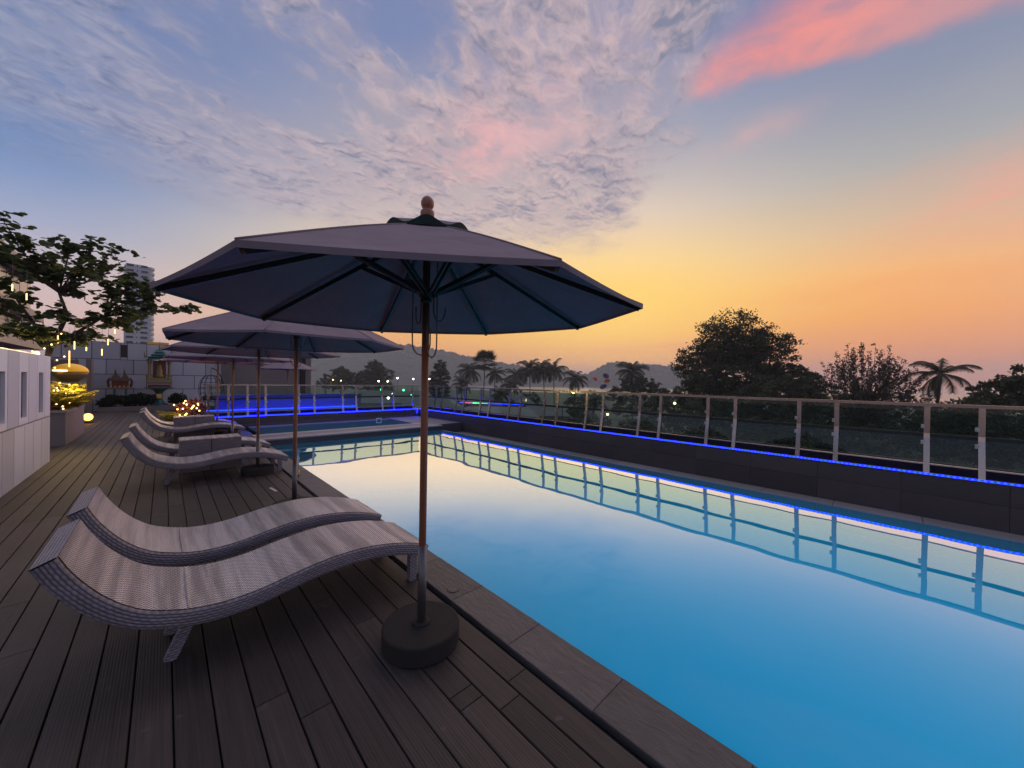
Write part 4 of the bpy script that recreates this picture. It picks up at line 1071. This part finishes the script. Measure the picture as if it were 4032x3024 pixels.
# hanging egg chair
eg = empty('hanging_chair', (1.55, 22.0, 0), 0, 'black wire hanging egg chair on a curved stand in front of the tan building', 'chair')
b_ = MB(); b_.tube([(.42, 0, .02), (.52, 0, .6), (.46, 0, 1.2), (.36, 0, 1.62), (.2, 0, 1.88), (.02, 0, 1.97)], .025, 8); b_.build('stand', M_dark, eg, True)
MB().lathe([(.50, 0), (.50, .03), (.46, .03), (.46, 0)], 24).build('base', M_dark, eg)
b_ = MB()
for k in range(12):
    a = 2 * PI * k / 12; b_.tube([(math.sin(t_) ** .8 * .44 * math.cos(a), math.sin(t_) ** .8 * .40 * math.sin(a), .98 - .66 * math.cos(PI - t_) * -1 * -1) for t_ in [PI * i / 10 + .001 * (i == 0) for i in range(10)]], .010, 5)
for zz in (.55, .8, 1.05, 1.3, 1.48):
    rr_ = .44 * math.sin(math.acos(max(-1, min(1, (zz - .98) / .66)))) ** .8; b_.tube([(rr_ * math.cos(a), rr_ * .92 * math.sin(a), zz) for a in [2 * PI * i / 24 for i in range(25)]], .008, 5)
b_.build('basket', M_dark, eg, True); MB().tube([(0, 0, 1.63), (0, 0, 1.97)], .008, 5).build('chain', M_dark, eg)
MB().sphere((0, 0, .62), .30, 10, .5).build('cushion', M_wk_side, eg, True)
# glassy building at the left edge
lb = empty('glass_building', (-5.2, 18.5, 0), 0, 'glass fronted building with cream slabs behind the tree at the left edge', 'building')
for z_, name in ((2.55, 'slab'), (3.55, 'slab'), (5.0, 'slab')):
    MB().box((0.2, 0, z_), (3.6, 5.6, .28)).build(name, M_slab, lb)
MB().box((-.2, 0, 1.2), (2.9, 5.0, 2.4)).build('lower_wall', M_dark, lb)
for z0, z1 in ((2.70, 3.40), (3.70, 4.85)):
    for k in range(4): MB().box((2.0 - .3, -2.1 + 1.4 * k, (z0 + z1) / 2), (.02, 1.34, z1 - z0)).build('glazing', M_win, lb)
    MB().box((-.1, -2.55, (z0 + z1) / 2), (3.3, .02, z1 - z0)).build('glazing', M_win, lb)
for k in range(5): MB().box((2.0, -2.7 + 1.35 * k, 3.0), (.03, .03, .9)).build('rail_post', M_steel, lb)
tag(MB().tube([(-1.95, 9.85, 1.95), (-2.25, 9.5, 2.9)], .014, 6).build('light_strip', M_warm2, None, True), 'slanting warm light strip at the left edge behind the wall', 'light strip')

# ------------------------------------------------------------------ high-rise behind the tree
tw = empty('tower_block', (-7.3, 200, -8.6), math.radians(-3), 'pale high rise tower with dark window bands behind the tree', 'building')
MB().box((0, 0, 26.2), (10.2, 10, 52.4)).build('wall', M_tower, tw)
MB().box((-1.0, .0, 52.9), (7.6, 7, 1.0)).build('roof_block', M_tower, tw)
tw.scale = (.70, 1, .97)
wm = MB().box((0, 0, 0), (2.6, .3, .75)).mesh('window', M_win); wm2 = MB().box((0, 0, 0), (.45, .3, .5)).mesh('window', M_win)
wl = MB().box((0, 0, 0), (1.1, .34, .8)).mesh('lit_window', M_whitel)
bal = MB().lathe([(1.6, 0), (1.6, .9), (1.5, .9), (1.5, 0)], 16).mesh('balcony', M_tower)
for fl in range(23):
    z_ = 9.6 + 1.95 * fl
    for xo in (-2.9, 2.4):
        link('lit_window' if (fl * 7 + int(xo)) % 13 == 4 else 'window', wl if (fl * 7 + int(xo)) % 13 == 4 else wm, tw, (xo, -5.05, z_))
    link('window', wm2, tw, (-.25, -5.05, z_)); link('balcony', bal, tw, (4.6, -3.6, z_ - .7))
# small gold roof beyond
gr = empty('gold_roof_house', (-.6, 60, -8.6), 0, 'distant house with a yellow roof beside the tower', 'building')
MB().box((0, 0, 6), (2.6, 3, 12.)).build('wall', M_bwall, gr)
b_ = MB()
for i in range(5): b_.box((0, 0, 12.1 + .45 * i), (3.0 - .3 * i, 3.4 - .3 * i, .3))
b_.build('roof', M_gold, gr)

# ------------------------------------------------------------------ land, sea, hills
GZ = -8.6
land = MB()
# shore runs across the view; land is everything on the near side of it plus the headland to the left
poly = [(-1400, -1400), (300, -1400), (270, -300), (250, -60), (300, 20), (300, 100), (290, 180), (270, 280), (280, 420), (340, 760), (420, 1180), (300, 1500), (-1400, 1500)]
land.v = [(x_, y_, GZ) for x_, y_ in poly]; land.f = [tuple(range(len(poly)))]
structure(land.build('ground', M_ground))
structure(sheet('sea', -1500, 3000, -2600, 3000, GZ - .6, M_sea))
def hill(name, ridge, back, label_seed, foot=170., rough=9.):
    """a wooded ridge through the given crest points with slopes to both sides"""
    r2 = np.random.default_rng(label_seed); P_ = np.array(ridge, float); n = 150
    t_ = np.linspace(0, len(P_) - 1, n); xs_ = np.interp(t_, range(len(P_)), P_[:, 0]); ys_ = np.interp(t_, range(len(P_)), P_[:, 1]); zs_ = np.interp(t_, range(len(P_)), P_[:, 2])
    dirv = np.array((.78, .62)); rows = []
    ks = np.linspace(-1, 1, 41)
    for k in ks:
        h = max(0., 1 - abs(k) ** 1.15) ; off = k * (foot if k < 0 else back)
        nz = r2.normal(size=n) * rough * .22 * (.25 + h); nz2 = np.convolve(r2.normal(size=n + 8), np.ones(9) / 9, 'valid') * rough * .9
        rows.append([(xs_[i] + dirv[0] * off, ys_[i] + dirv[1] * off, GZ - 2 + (zs_[i] - GZ + 2) * h + (nz[i] + nz2[i] * (k != 0)) * h) for i in range(n)])
    b_ = MB(); b_.quad_grid(rows); o = b_.build(name, M_hill, None, False); return structure(o)
hill('hill', [(120, 1400, 30), (245, 1283, 42), (318, 1215, 74), (407, 1131, 94), (477, 1064, 105), (534, 1011, 110), (560, 986, 99), (588, 959, 97), (617, 932, 88), (645, 905, 77), (674, 877, 71), (725, 829, 60), (776, 780, 51), (876, 685, 42), (917, 647, 26), (945, 620, -6)], 300, 3)
hill('hill', [(890, 672, -5), (919, 645, 26), (952, 614, 53), (989, 578, 68), (1010, 559, 63), (1079, 493, 59), (1113, 461, 51), (1174, 403, 37), (1235, 345, 12), (1260, 320, -6)], 300, 4)

# ------------------------------------------------------------------ trees beyond
def tree_thing(name, label, base, crown, n_leaf, sz, m_=None, group='trees beyond the balustrade', trunk_r=.35, seed=1, limbs=9):
    """crown: list of (x, y, z, rx, ry, rz) ellipsoids in world metres"""
    random.seed(seed); root = empty(name, base, 0, label, 'tree', group); B = Vector(base)
    tb_ = MB(); top = Vector((sum(c[0] for c in crown) / len(crown), sum(c[1] for c in crown) / len(crown), sum(c[2] for c in crown) / len(crown)))
    fork = B.lerp(Vector((top.x, top.y, min(c[2] - c[5] for c in crown))), .8)
    tb_.tube([B - B, (fork - B) * .5 + Vector((.2, 0, 0)), fork - B], [trunk_r, trunk_r * .8, trunk_r * .6], 7)
    fb_ = MB(); tot = sum(c[3] * c[4] + c[4] * c[5] + c[3] * c[5] for c in crown)
    for c in crown:
        cc = Vector(c[:3]) - B; rr_ = Vector(c[3:])
        tb_.tube([fork - B, (fork - B).lerp(cc, .5) + Vector((0, 0, .3)), cc], [trunk_r * .5, trunk_r * .3, trunk_r * .12], 5)
        share = n_leaf * (c[3] * c[4] + c[4] * c[5] + c[3] * c[5]) / tot
        ncl = max(10, int(share / 42))
        for k in range(ncl):
            d = Vector((random.gauss(0, 1), random.gauss(0, 1), random.gauss(0, 1))).normalized(); rad = random.uniform(.35, 1.0) ** .6
            q = cc + Vector((d.x * rr_.x, d.y * rr_.y, d.z * rr_.z)) * rad
            if k % 2 == 0: tb_.tube([cc, cc.lerp(q, .6), q], [trunk_r * .12, trunk_r * .07, trunk_r * .03], 4, False)
            cr_ = min(rr_) * random.uniform(.14, .26)
            leaf_blob(fb_, q, (cr_ * 1.45, cr_ * 1.45, cr_ * .8), int(share / ncl) + 1, sz, 1., .1)
    tb_.build('trunk', M_bark, root); fb_.build('crown', m_ or M_fol, root)
    return root
tree_thing('rain_tree', 'tallest spreading tree beyond the right balustrade, dark against the sunset', (61.5, 17.2, GZ), [(62, 17.6, 8.3, 4.6, 4.8, 4.7), (62.8, 22.3, 4.8, 4.2, 4.0, 3.4), (61.5, 13.0, 6.6, 3.8, 4.0, 3.6), (60, 18, 3.2, 5.5, 6.4, 2.8), (62, 17.5, 0., 6, 8.5, 3.2), (62, 11, 2.0, 4.5, 4.6, 2.3), (62.5, 10.5, 3.0, 3.2, 3.2, 1.9), (62, 17.5, 7.0, 5.0, 5.4, 3.4)], 48000, .19, None, seed=2, trunk_r=.5)
tree_thing('shade_tree', 'low dark spreading tree in front of the tallest tree', (55, 8.5, GZ), [(55, 9.5, 1.2, 4.2, 4.2, 2.2), (56, 6.2, .2, 4.0, 3.6, 2.0), (54, 12.5, -1.5, 4.2, 4.0, 2.6), (54, 8, -3.5, 5, 7, 2.6)], 16000, .19, seed=3)
tree_thing('dense_tree', 'dense dark tree at the right edge of the view', (51, -7.5, GZ), [(49, -2.6, -.9, 2.0, 1.7, 1.3), (51, -5.9, 1.0, 2.2, 1.8, 1.5), (51, -8.3, 2.0, 2.8, 2.6, 2.2), (51, -11.6, 1.6, 2.6, 2.6, 2.0), (50, -8, -1.8, 3.4, 6.8, 3.2), (50, -3.0, -3.0, 2.6, 3.4, 2.6)], 26000, .17, seed=4)
# airy casuarina: many upright feathery sprays
def casuarina(name, label, base, n, H, W, seed):
    random.seed(seed); root = empty(name, base, 0, label, 'tree', 'trees beyond the balustrade'); tb_ = MB(); fb_ = MB()
    tb_.tube([(0, 0, 0), (0, 0, H * .45)], [.22, .14], 6)
    for k in range(n):
        a = random.uniform(0, 2 * PI); s_ = random.uniform(.1, 1.) ** .7; h = Vector((math.cos(a), math.sin(a), 0)); z0 = H * random.uniform(.25, .6)
        tip = h * W * s_ + Vector((0, 0, H * (1.0 - .42 * s_ ** 2) * random.uniform(.82, 1.02)))
        p0 = Vector((0, 0, z0)); mid = p0.lerp(tip, .5) + h * W * .10
        tb_.tube([p0, mid, tip], [.055, .03, .012], 4, False)
        for j in range(9):
            q = mid.lerp(tip, j / 8.5) if j > 2 else p0.lerp(mid, .4 + .3 * j)
            leaf_blob(fb_, q + Vector((random.uniform(-.2, .2), random.uniform(-.2, .2), .1)), (.26, .26, .34), 9, .13, 1., .1)
    tb_.build('trunk', M_bark, root); fb_.build('crown', M_fol2, root)
casuarina('casuarina_tree', 'airy twiggy tree right of the tallest tree', (60.5, 2.9, GZ), 150, 15.9, 6.4, 5)

def palm(name, label, base, crown_h, L, nf, seed, fan=False, lean=(0, 0), m_=None):
    random.seed(seed); root = empty(name, base, 0, label, 'palm', 'palms beyond the balustrade')
    tb_ = MB(); pts = [Vector((lean[0] * t_ ** 2, lean[1] * t_ ** 2, crown_h * t_)) for t_ in (0, .25, .5, .75, 1)]
    tb_.tube(pts, [.24, .18, .15, .14, .16], 7); tb_.build('trunk', M_bark, root); top = pts[-1]; b_ = MB()
    for k in range(nf):
        a = 2 * PI * k / nf * 2.618 + random.uniform(-.2, .2); h = Vector((math.cos(a), math.sin(a), 0)); el = 1.35 - 2.0 * (k / nf) + random.uniform(-.15, .15)
        sd = Vector((-h.y, h.x, 0)); ll = L * random.uniform(.85, 1.1)
        if fan:
            c_ = top + (h * math.cos(el) + Vector((0, 0, math.sin(el)))) * ll * .45
            ax = (h * math.cos(el) + Vector((0, 0, math.sin(el)))); b_.tube([top, c_], .03, 3, False)
            for i in range(13):
                th = -1.25 + 2.5 * i / 12; e = c_ + (ax * math.cos(th) + sd * math.sin(th)) * ll * .62 + Vector((0, 0, -.12 * ll * abs(th)))
                w = (sd * math.cos(th) - ax * math.sin(th)) * ll * .055; b0 = len(b_.v); md = c_.lerp(e, .5)
                b_.v += [tuple(c_), tuple(md - w), tuple(e), tuple(md + w)]; b_.f.append((b0, b0 + 1, b0 + 2, b0 + 3))
        else:
            p_ = top.copy(); P_ = [p_]
            for i in range(1, 10):
                e_ = el - 1.55 * (i / 9) ** 1.6; p_ = p_ + (h * math.cos(e_) + Vector((0, 0, math.sin(e_)))) * ll / 9; P_.append(p_)
            b_.tube(P_, [.045 * (1 - .08 * i) for i in range(10)], 3, False)
            for i in range(30):
                t_ = .14 + .86 * i / 30; f_ = t_ * 9; j = min(8, int(f_)); q = P_[j].lerp(P_[j + 1], f_ - j); dr = (P_[j + 1] - P_[j]).normalized()
                for sg in (-1, 1):
                    l_ = ll * .26 * math.sin(PI * (.12 + .83 * t_)) ** .7; e = q + (sd * sg * .75 + dr * .5 + Vector((0, 0, -.55 - random.uniform(0, .3)))) * l_
                    w = dr * ll * .016; b0 = len(b_.v); b_.v += [tuple(q - w), tuple(q + w), tuple(e)]; b_.f.append((b0, b0 + 1, b0 + 2))
    b_.build('crown', m_ or M_palm, root)
    return root
palm('coconut_palm', 'lone coconut palm on the right between the airy tree and the dense tree', (60.8, -2.75, GZ), 11.7, 3.15, 19, 21, False, (.5, -.4))
pd = [(71.7, 97.4, 5.2, 5.6, 'feather palm left of the fan palm', False), (72.7, 89.6, 7.6, 4.6, 'fan palm with round stiff crown, left part of the palm row', True), (81.8, 94.7, 4.3, 4.6, 'shorter feather palm just right of the fan palm', False),
      (83.1, 86.6, 3.6, 4.8, 'small feather palm in the middle of the palm row', False), (79.7, 76.1, 5.4, 5.6, 'tall coconut palm in the middle of the palm row', False), (84.4, 74.4, 5.5, 5.4, 'coconut palm just right of the tall middle one', False),
      (88.8, 74.3, 5.6, 5.4, 'third of the three tall coconut palms in the row', False), (85.3, 63.8, 2.7, 4.6, 'low coconut palm at the right end of the palm row', False), (83.5, 44.9, 4.6, 4.6, 'feather palm rising from the broad tree under the right hill', False),
      (66.0, 92.0, .8, 4.2, 'short dark palm at the left end of the palm row', False), (76.5, 80.5, .6, 4.6, 'short bushy palm below the fan palm', False), (60.0, 68.0, -1.6, 3.6, 'low palm showing just behind the glass left of centre', False), (62, 42.0, -2.0, 3.6, 'low palm showing through the glass right of centre', False)]
for i, (x_, y_, z_, L, lab, fan) in enumerate(pd): palm('fan_palm' if fan else 'coconut_palm', lab, (x_, y_, GZ), z_ - GZ, L, 30 if fan else 24, 30 + i, fan, (random.uniform(-1, 1), random.uniform(-1, 1)))
tree_thing('shore_tree', 'broad tree under the right hill with a palm rising from it', (79.8, 41.5, GZ), [(80, 42.5, 2.0, 3.2, 3.2, 1.6), (79, 39.5, 1.2, 3.6, 3.2, 1.9), (78, 44, -.8, 4, 4, 2.2), (79, 37, -1.4, 4, 4, 2.4)], 12000, .22, seed=6)
tree_thing('round_tree', 'left one of two rounded trees below the left hill', (53, 156, GZ), [(52.5, 157, 3.2, 4.4, 4.4, 3.6), (55, 154, 1.0, 5, 5, 3.4), (50, 159, -.5, 4.5, 4.5, 3.)], 12000, .30, seed=7)
tree_thing('round_tree', 'right and taller one of two rounded trees below the left hill', (62, 148, GZ), [(62, 148, 5.2, 4.6, 4.6, 4.2), (65, 145, 3.4, 4.2, 4.2, 3.6), (59.5, 150, 1.8, 4.2, 4.2, 3.6), (63, 147, -1.6, 6.5, 6.5, 3.6)], 17000, .30, seed=8)
tree_thing('conical_tree', 'upright leafy tree just right of the nearest parasol pole', (65.5, 103.3, GZ), [(65.5, 103.3, 5.6, 2.2, 2.2, 3.0), (65.5, 103.3, 2.4, 3.4, 3.4, 3.2), (65, 104, -1.0, 4, 4, 3.)], 11000, .25, seed=9)
tree_thing('far_tree', 'small far tree beside the corner of the tan building', (54.4, 182, GZ), [(54.4, 182, 1.6, 3, 3, 2.4), (53, 184, 0., 3, 3, 2.4)], 1500, .45, seed=10)
# belt of shade trees closing the garden off from the sea on the right
belt = [(75, 32, 'seventh'), (72, 25, 'sixth'), (70, 18, 'fifth'), (67, 9, 'fourth'), (64, 1, 'third'), (60, -6.5, 'second'), (55, -13, 'first')]
for i, (x_, y_, w) in enumerate(belt):
    tree_thing('belt_tree', w + ' dark tree from the right in the belt behind the balustrade', (x_, y_, GZ), [(x_, y_, -2.6, 3.6, 5.2, 3.4), (x_ + 1, y_ + 3, -4.8, 3.6, 4.6, 3.2), (x_, y_ - 3, -5.2, 3.6, 4.6, 3.0), (x_ - 1, y_, -.6, 2.6, 3.4, 1.6)], 7000, .24, None, 'belt of trees behind the balustrade', .3, 80 + i)
# hedge-like bushes filling the garden below the balustrade
bl = [(58, 30, 3.6, 2.6, 'dark garden bush below the tallest tree, left one'), (50, 24, 3.4, 2.6, 'dark garden bush below the tallest tree, nearer one'), (47, 15, 3.6, 3.0, 'dark garden bush seen through the balustrade, under the low spreading tree'), (44, 6, 3.4, 2.8, 'dark garden bush seen through the glass below the airy tree'),
      (42, -2, 3.2, 2.8, 'dark garden bush seen through the glass below the lone palm'), (40, -9, 3.4, 3.0, 'dark garden bush seen through the glass at the right edge'), (62, 55, 3.4, 2.8, 'dark shore bush below the low palm at the right end of the row'), (70, 66, 3.6, 3.0, 'dark shore bush below the tall middle palms'), (68, 50, 3.2, 2.6, 'dark shore bush under the broad tree'), (56, 2, 4.0, 3.6, 'tall dark garden bush between the airy tree and the lone palm')]
bl += [(38, 10, 2.6, 2.4, 'low bush close below the balustrade, under the gap between big tree and airy tree'), (36, 2.5, 2.6, 2.3, 'low bush close below the balustrade, under the airy tree'), (34, -4, 2.5, 2.3, 'low bush close below the balustrade, under the lone palm'), (40, 19, 2.8, 2.4, 'low bush close below the balustrade, under the tallest tree'), (48, 32, 3.2, 2.8, 'bush below the left side of the tallest tree, nearer the shore'),
       (33, -9.5, 2.6, 2.4, 'low bush close below the balustrade at the far right'), (52, 12, 3.2, 3.0, 'mid distance bush right of the tallest tree'), (50, 0, 3.2, 3.0, 'mid distance bush below the airy tree'), (47, -6, 3.0, 2.8, 'mid distance bush left of the dense right hand tree')]
for i, (x_, y_, r_, h, lab) in enumerate(bl):
    tree_thing('garden_bush', lab, (x_, y_, GZ), [(x_, y_, GZ + h * .9, r_, r_, h), (x_ + 1, y_ + r_ * .8, GZ + h * .6, r_ * .8, r_ * .8, h * .8), (x_ - 1, y_ - r_ * .8, GZ + h * .7, r_ * .8, r_ * .8, h * .7)], 5000, .20, None, 'bushes in the garden below', .12, 50 + i)

# ------------------------------------------------------------------ town below
def house(label, c, w, d, h, rz, roofm, lit=(), flat=False):
    root = empty('house', c, rz, label, 'building', 'low buildings below the terrace')
    MB().box((0, 0, h / 2), (w, d, h)).build('wall', M_bwall, root)
    e = .6; q = MB()
    if flat: q.box((0, 0, h + .15), (w + .5, d + .5, .3))
    else:
        rh = d * .22; q.v = [(-w / 2 - e, -d / 2 - e, h - .1), (w / 2 + e, -d / 2 - e, h - .1), (w / 2 + e, d / 2 + e, h - .1), (-w / 2 - e, d / 2 + e, h - .1), (-w / 2 + d * .2, 0, h + rh), (w / 2 - d * .2, 0, h + rh)]
        q.f = [(0, 1, 5, 4), (1, 2, 5), (2, 3, 4, 5), (3, 0, 4), (3, 2, 1, 0)]
    q.build('roof', roofm, root)
    nw = max(2, int(w / 2.2))
    for i in range(nw):
        x_ = -w / 2 + w * (i + .5) / nw
        for sy in (-1, 1):
            MB().box((x_, sy * (d / 2 + .02), h * .55), (.9, .08, 1.1)).build('window', M_warm2 if i in lit else M_win, root)
    return root
house('long low building with a grey hipped roof left of the nearest parasol pole', (30, 52, GZ), 16, 9, 4.2, -.75, M_roof, (2,))
house('building with a broad pale roof right of the nearest parasol pole', (44, 50, GZ), 15, 10, 3.4, -.7, M_roof2)
house('grey roofed building farther back behind the far balustrade', (38, 84, GZ), 18, 10, 5.0, -.5, M_roof, (1, 4))
house('flat roofed pale building below the corner of the balustrades', (28, 36, GZ), 10, 8, 3.0, -.75, M_roof2, (), True)
house('small flat roofed building left behind the far balustrade', (16, 46, GZ), 12, 8, 4.8, -.3, M_roof, (0, 3), True)
house('far pale building below the left hill', (62, 118, GZ), 20, 9, 4.0, -.8, M_roof2, (1, 5))
house('low beach hut with grey roof by the palms', (58, 80, GZ), 8, 6, 3.2, -.7, M_roof, (1,))
house('dark roofed building beside the palm row', (66, 72, GZ), 14, 8, 4.6, -.7, M_roof, (2,))
house('long dark shed below the two rounded trees', (52, 110, GZ), 22, 8, 5.0, -.6, M_roof)
house('dark house behind the corner of the balustrades', (36, 60, GZ), 10, 8, 5.2, -.7, M_roof, (1,))
house('low dark pavilion left of the orange kiosk', (54, 48, GZ), 9, 7, 4.0, -.8, M_roof)
for i, (x_, y_, r_, h, lab) in enumerate([(74, 84, 3.4, 3.2, 'shore bush under the fan palm'), (62, 96, 3.2, 3.0, 'shore bush under the upright tree right of the pole'), (92, 88, 3.6, 3.2, 'shore bush behind the palm row'), (98, 72, 3.6, 3.2, 'shore bush behind the three tall coconut palms'), (94, 52, 3.6, 3.2, 'shore bush behind the broad tree'), (46, 68, 3.0, 3.0, 'garden bush between the dark houses'), (58, 60, 3.0, 2.8, 'garden bush beside the low dark pavilion')]):
    tree_thing('garden_bush', lab, (x_, y_, GZ), [(x_, y_, GZ + h * 1.2, r_, r_, h), (x_ + 2, y_ + r_, GZ + h * .9, r_ * .9, r_ * .9, h * .9), (x_ - 2, y_ - r_, GZ + h, r_ * .9, r_ * .9, h * .8)], 3600, .26, None, 'bushes in the garden below', .14, 120 + i)
sh = empty('kiosk', (44.0, 36.0, GZ), -.75, 'small kiosk glowing orange below the right balustrade', 'kiosk')
MB().box((0, 0, 1.4), (3.2, 2.4, 2.8)).build('wall', simple('orange_paint', (.62, .16, .04, 1), .6), sh); MB().box((0, 0, 2.95), (4.2, 3.4, .25)).build('roof', M_roof2, sh)
MB().box((-.4, -1.24, 1.9), (1.6, .06, .5)).build('light_panel', emis('orange_panel', (1., .28, .06, 1), 1.2), sh)
# lit fascia strip of a beach bar
nb = empty('neon_fascia', (52, 62.5, -2.2 - 1.0), math.radians(-46), 'beach bar fascia of coloured light tubes seen through the glass', 'light')
for i, m_ in enumerate((M_led, M_led, M_pinkl, M_pinkl, M_greenl, M_greenl, M_cyanl, M_led, M_led, M_led, M_led, M_led, M_led, M_led)):
    MB().box((-7.5 + 1.15 * i, 0, -.02 * i), (1.05, .1, .16 if i < 8 else .10)).build('light_tube', m_, nb)
MB().box((0, .3, -2.7), (16.4, .3, 5.3)).build('board', M_dark, nb)
def lamp(label, x_, y_, h, m_=M_whitel, r_=.22):
    o = empty('street_lamp', (x_, y_, GZ), 0, label, 'street lamp', 'street lamps along the shore road')
    MB().tube([(0, 0, 0), (0, 0, h)], .07, 6).build('pole', M_dark, o); MB().sphere((0, 0, h + r_), r_, 8).build('globe', m_, o, True)
lamp_px = [(60.5, 139.5, 9.3, 'left of the pair in front of the taller rounded tree'), (63.6, 138.2, 9.3, 'right of the pair in front of the taller rounded tree'), (70, 143, 10.6, 'right of the rounded trees, first of two'), (74.5, 138, 10.4, 'right of the rounded trees, second of two'), (80, 134.5, 10.5, 'nearest the parasol pole'), (47, 150, 9.6, 'below the left rounded tree'), (51, 153, 9.3, 'between the two rounded trees'), (46, 182, 9.0, 'beside the tan building corner'), (53, 178, 9.0, 'just right of the tan building corner')]
for i, (x_, y_, h, w) in enumerate(lamp_px): lamp('lit street lamp ' + w, x_, y_, h, M_whitel if i < 5 else M_warm, .28 if i < 5 else .22)
for x_, y_, h, w in ((50, 40, 5.8, 'right of the corner, low through the glass'), (43.5, 27, 5.8, 'through the glass below the tallest tree'), (47, 19.5, 7.6, 'through the upper glass left of the tallest tree')): lamp('warm garden lamp ' + w, x_, y_, h, M_warm, .16)
for i, (x_, y_, z_) in enumerate([(9.5, 21.5, .95), (10.4, 21.8, .7), (11.2, 22.0, .9), (9.9, 21.4, .45), (12.0, 22.4, .55)]):
    tag(MB().sphere((x_, y_, z_), .07, 8).build('party_light', M_greenl if i % 2 == 0 else M_whitel, None, True), ('green' if i % 2 == 0 else 'white') + ' party light behind the far balustrade, ' + ['leftmost', 'second from the left', 'fourth from the left', 'low one near the left', 'rightmost'][i], 'party light')
# parasail canopies standing on the beach
def sail(label, c, r_, m_, rz):
    o = empty('parasail', c, rz, label, 'parasail', 'parasail canopies on the beach'); q = MB(); rows = []
    for i in range(9):
        th = PI * .5 * i / 8
        rows.append([(r_ * math.sin(th) * math.cos(2 * PI * j / 24) * (1 + .03 * (j % 2)), r_ * .8 * math.sin(th) * math.sin(2 * PI * j / 24), r_ * math.cos(th) * .85) for j in range(25)])
    q.quad_grid(rows); c_ = q.build('canopy', m_, o, True); c_.rotation_euler = (.9, .3, 0)
    l_ = MB(); [l_.tube([(r_ * .9 * math.cos(a), r_ * .7 * math.sin(a), -.2), (0, 0, -2.6 * r_)], .03, 3) for a in (0, 1.2, 2.4, 3.6, 4.8)]; l_.build('lines', M_cord, c_)
sail('red parasail canopy above the water left of the right hill', (119, 80, 3.0), 1.32, M_sailr, .4); sail('dark blue parasail canopy beside the red one', (122.6, 77.2, 4.2), 1.56, M_sailb, 1.0)
sail('orange parasail canopy below the dark blue one', (121, 75.6, 2.4), 1.14, M_sailo, 2.0); sail('lowest blue parasail canopy near the beach', (113, 72, .3), 1.32, M_sailb, 2.6)

# ------------------------------------------------------------------ evening haze over land and sea
hz = MB().box((700, 200, 52), (4700, 5700, 126)).build('haze', M_under); hz['kind'] = 'stuff'
hm = bpy.data.materials.new('haze_air'); hm.use_nodes = True; hm.node_tree.nodes.clear()
pv = hm.node_tree.nodes.new('ShaderNodeVolumePrincipled'); pv.inputs['Density'].default_value = .00045; pv.inputs['Color'].default_value = (.86, .87, .92, 1); pv.inputs['Anisotropy'].default_value = .2
ho = hm.node_tree.nodes.new('ShaderNodeOutputMaterial'); hm.node_tree.links.new(pv.outputs[0], ho.inputs['Volume'])
hz.data.materials.clear(); hz.data.materials.append(hm); hz['label'] = 'thin evening haze hanging over the bay and the hills'
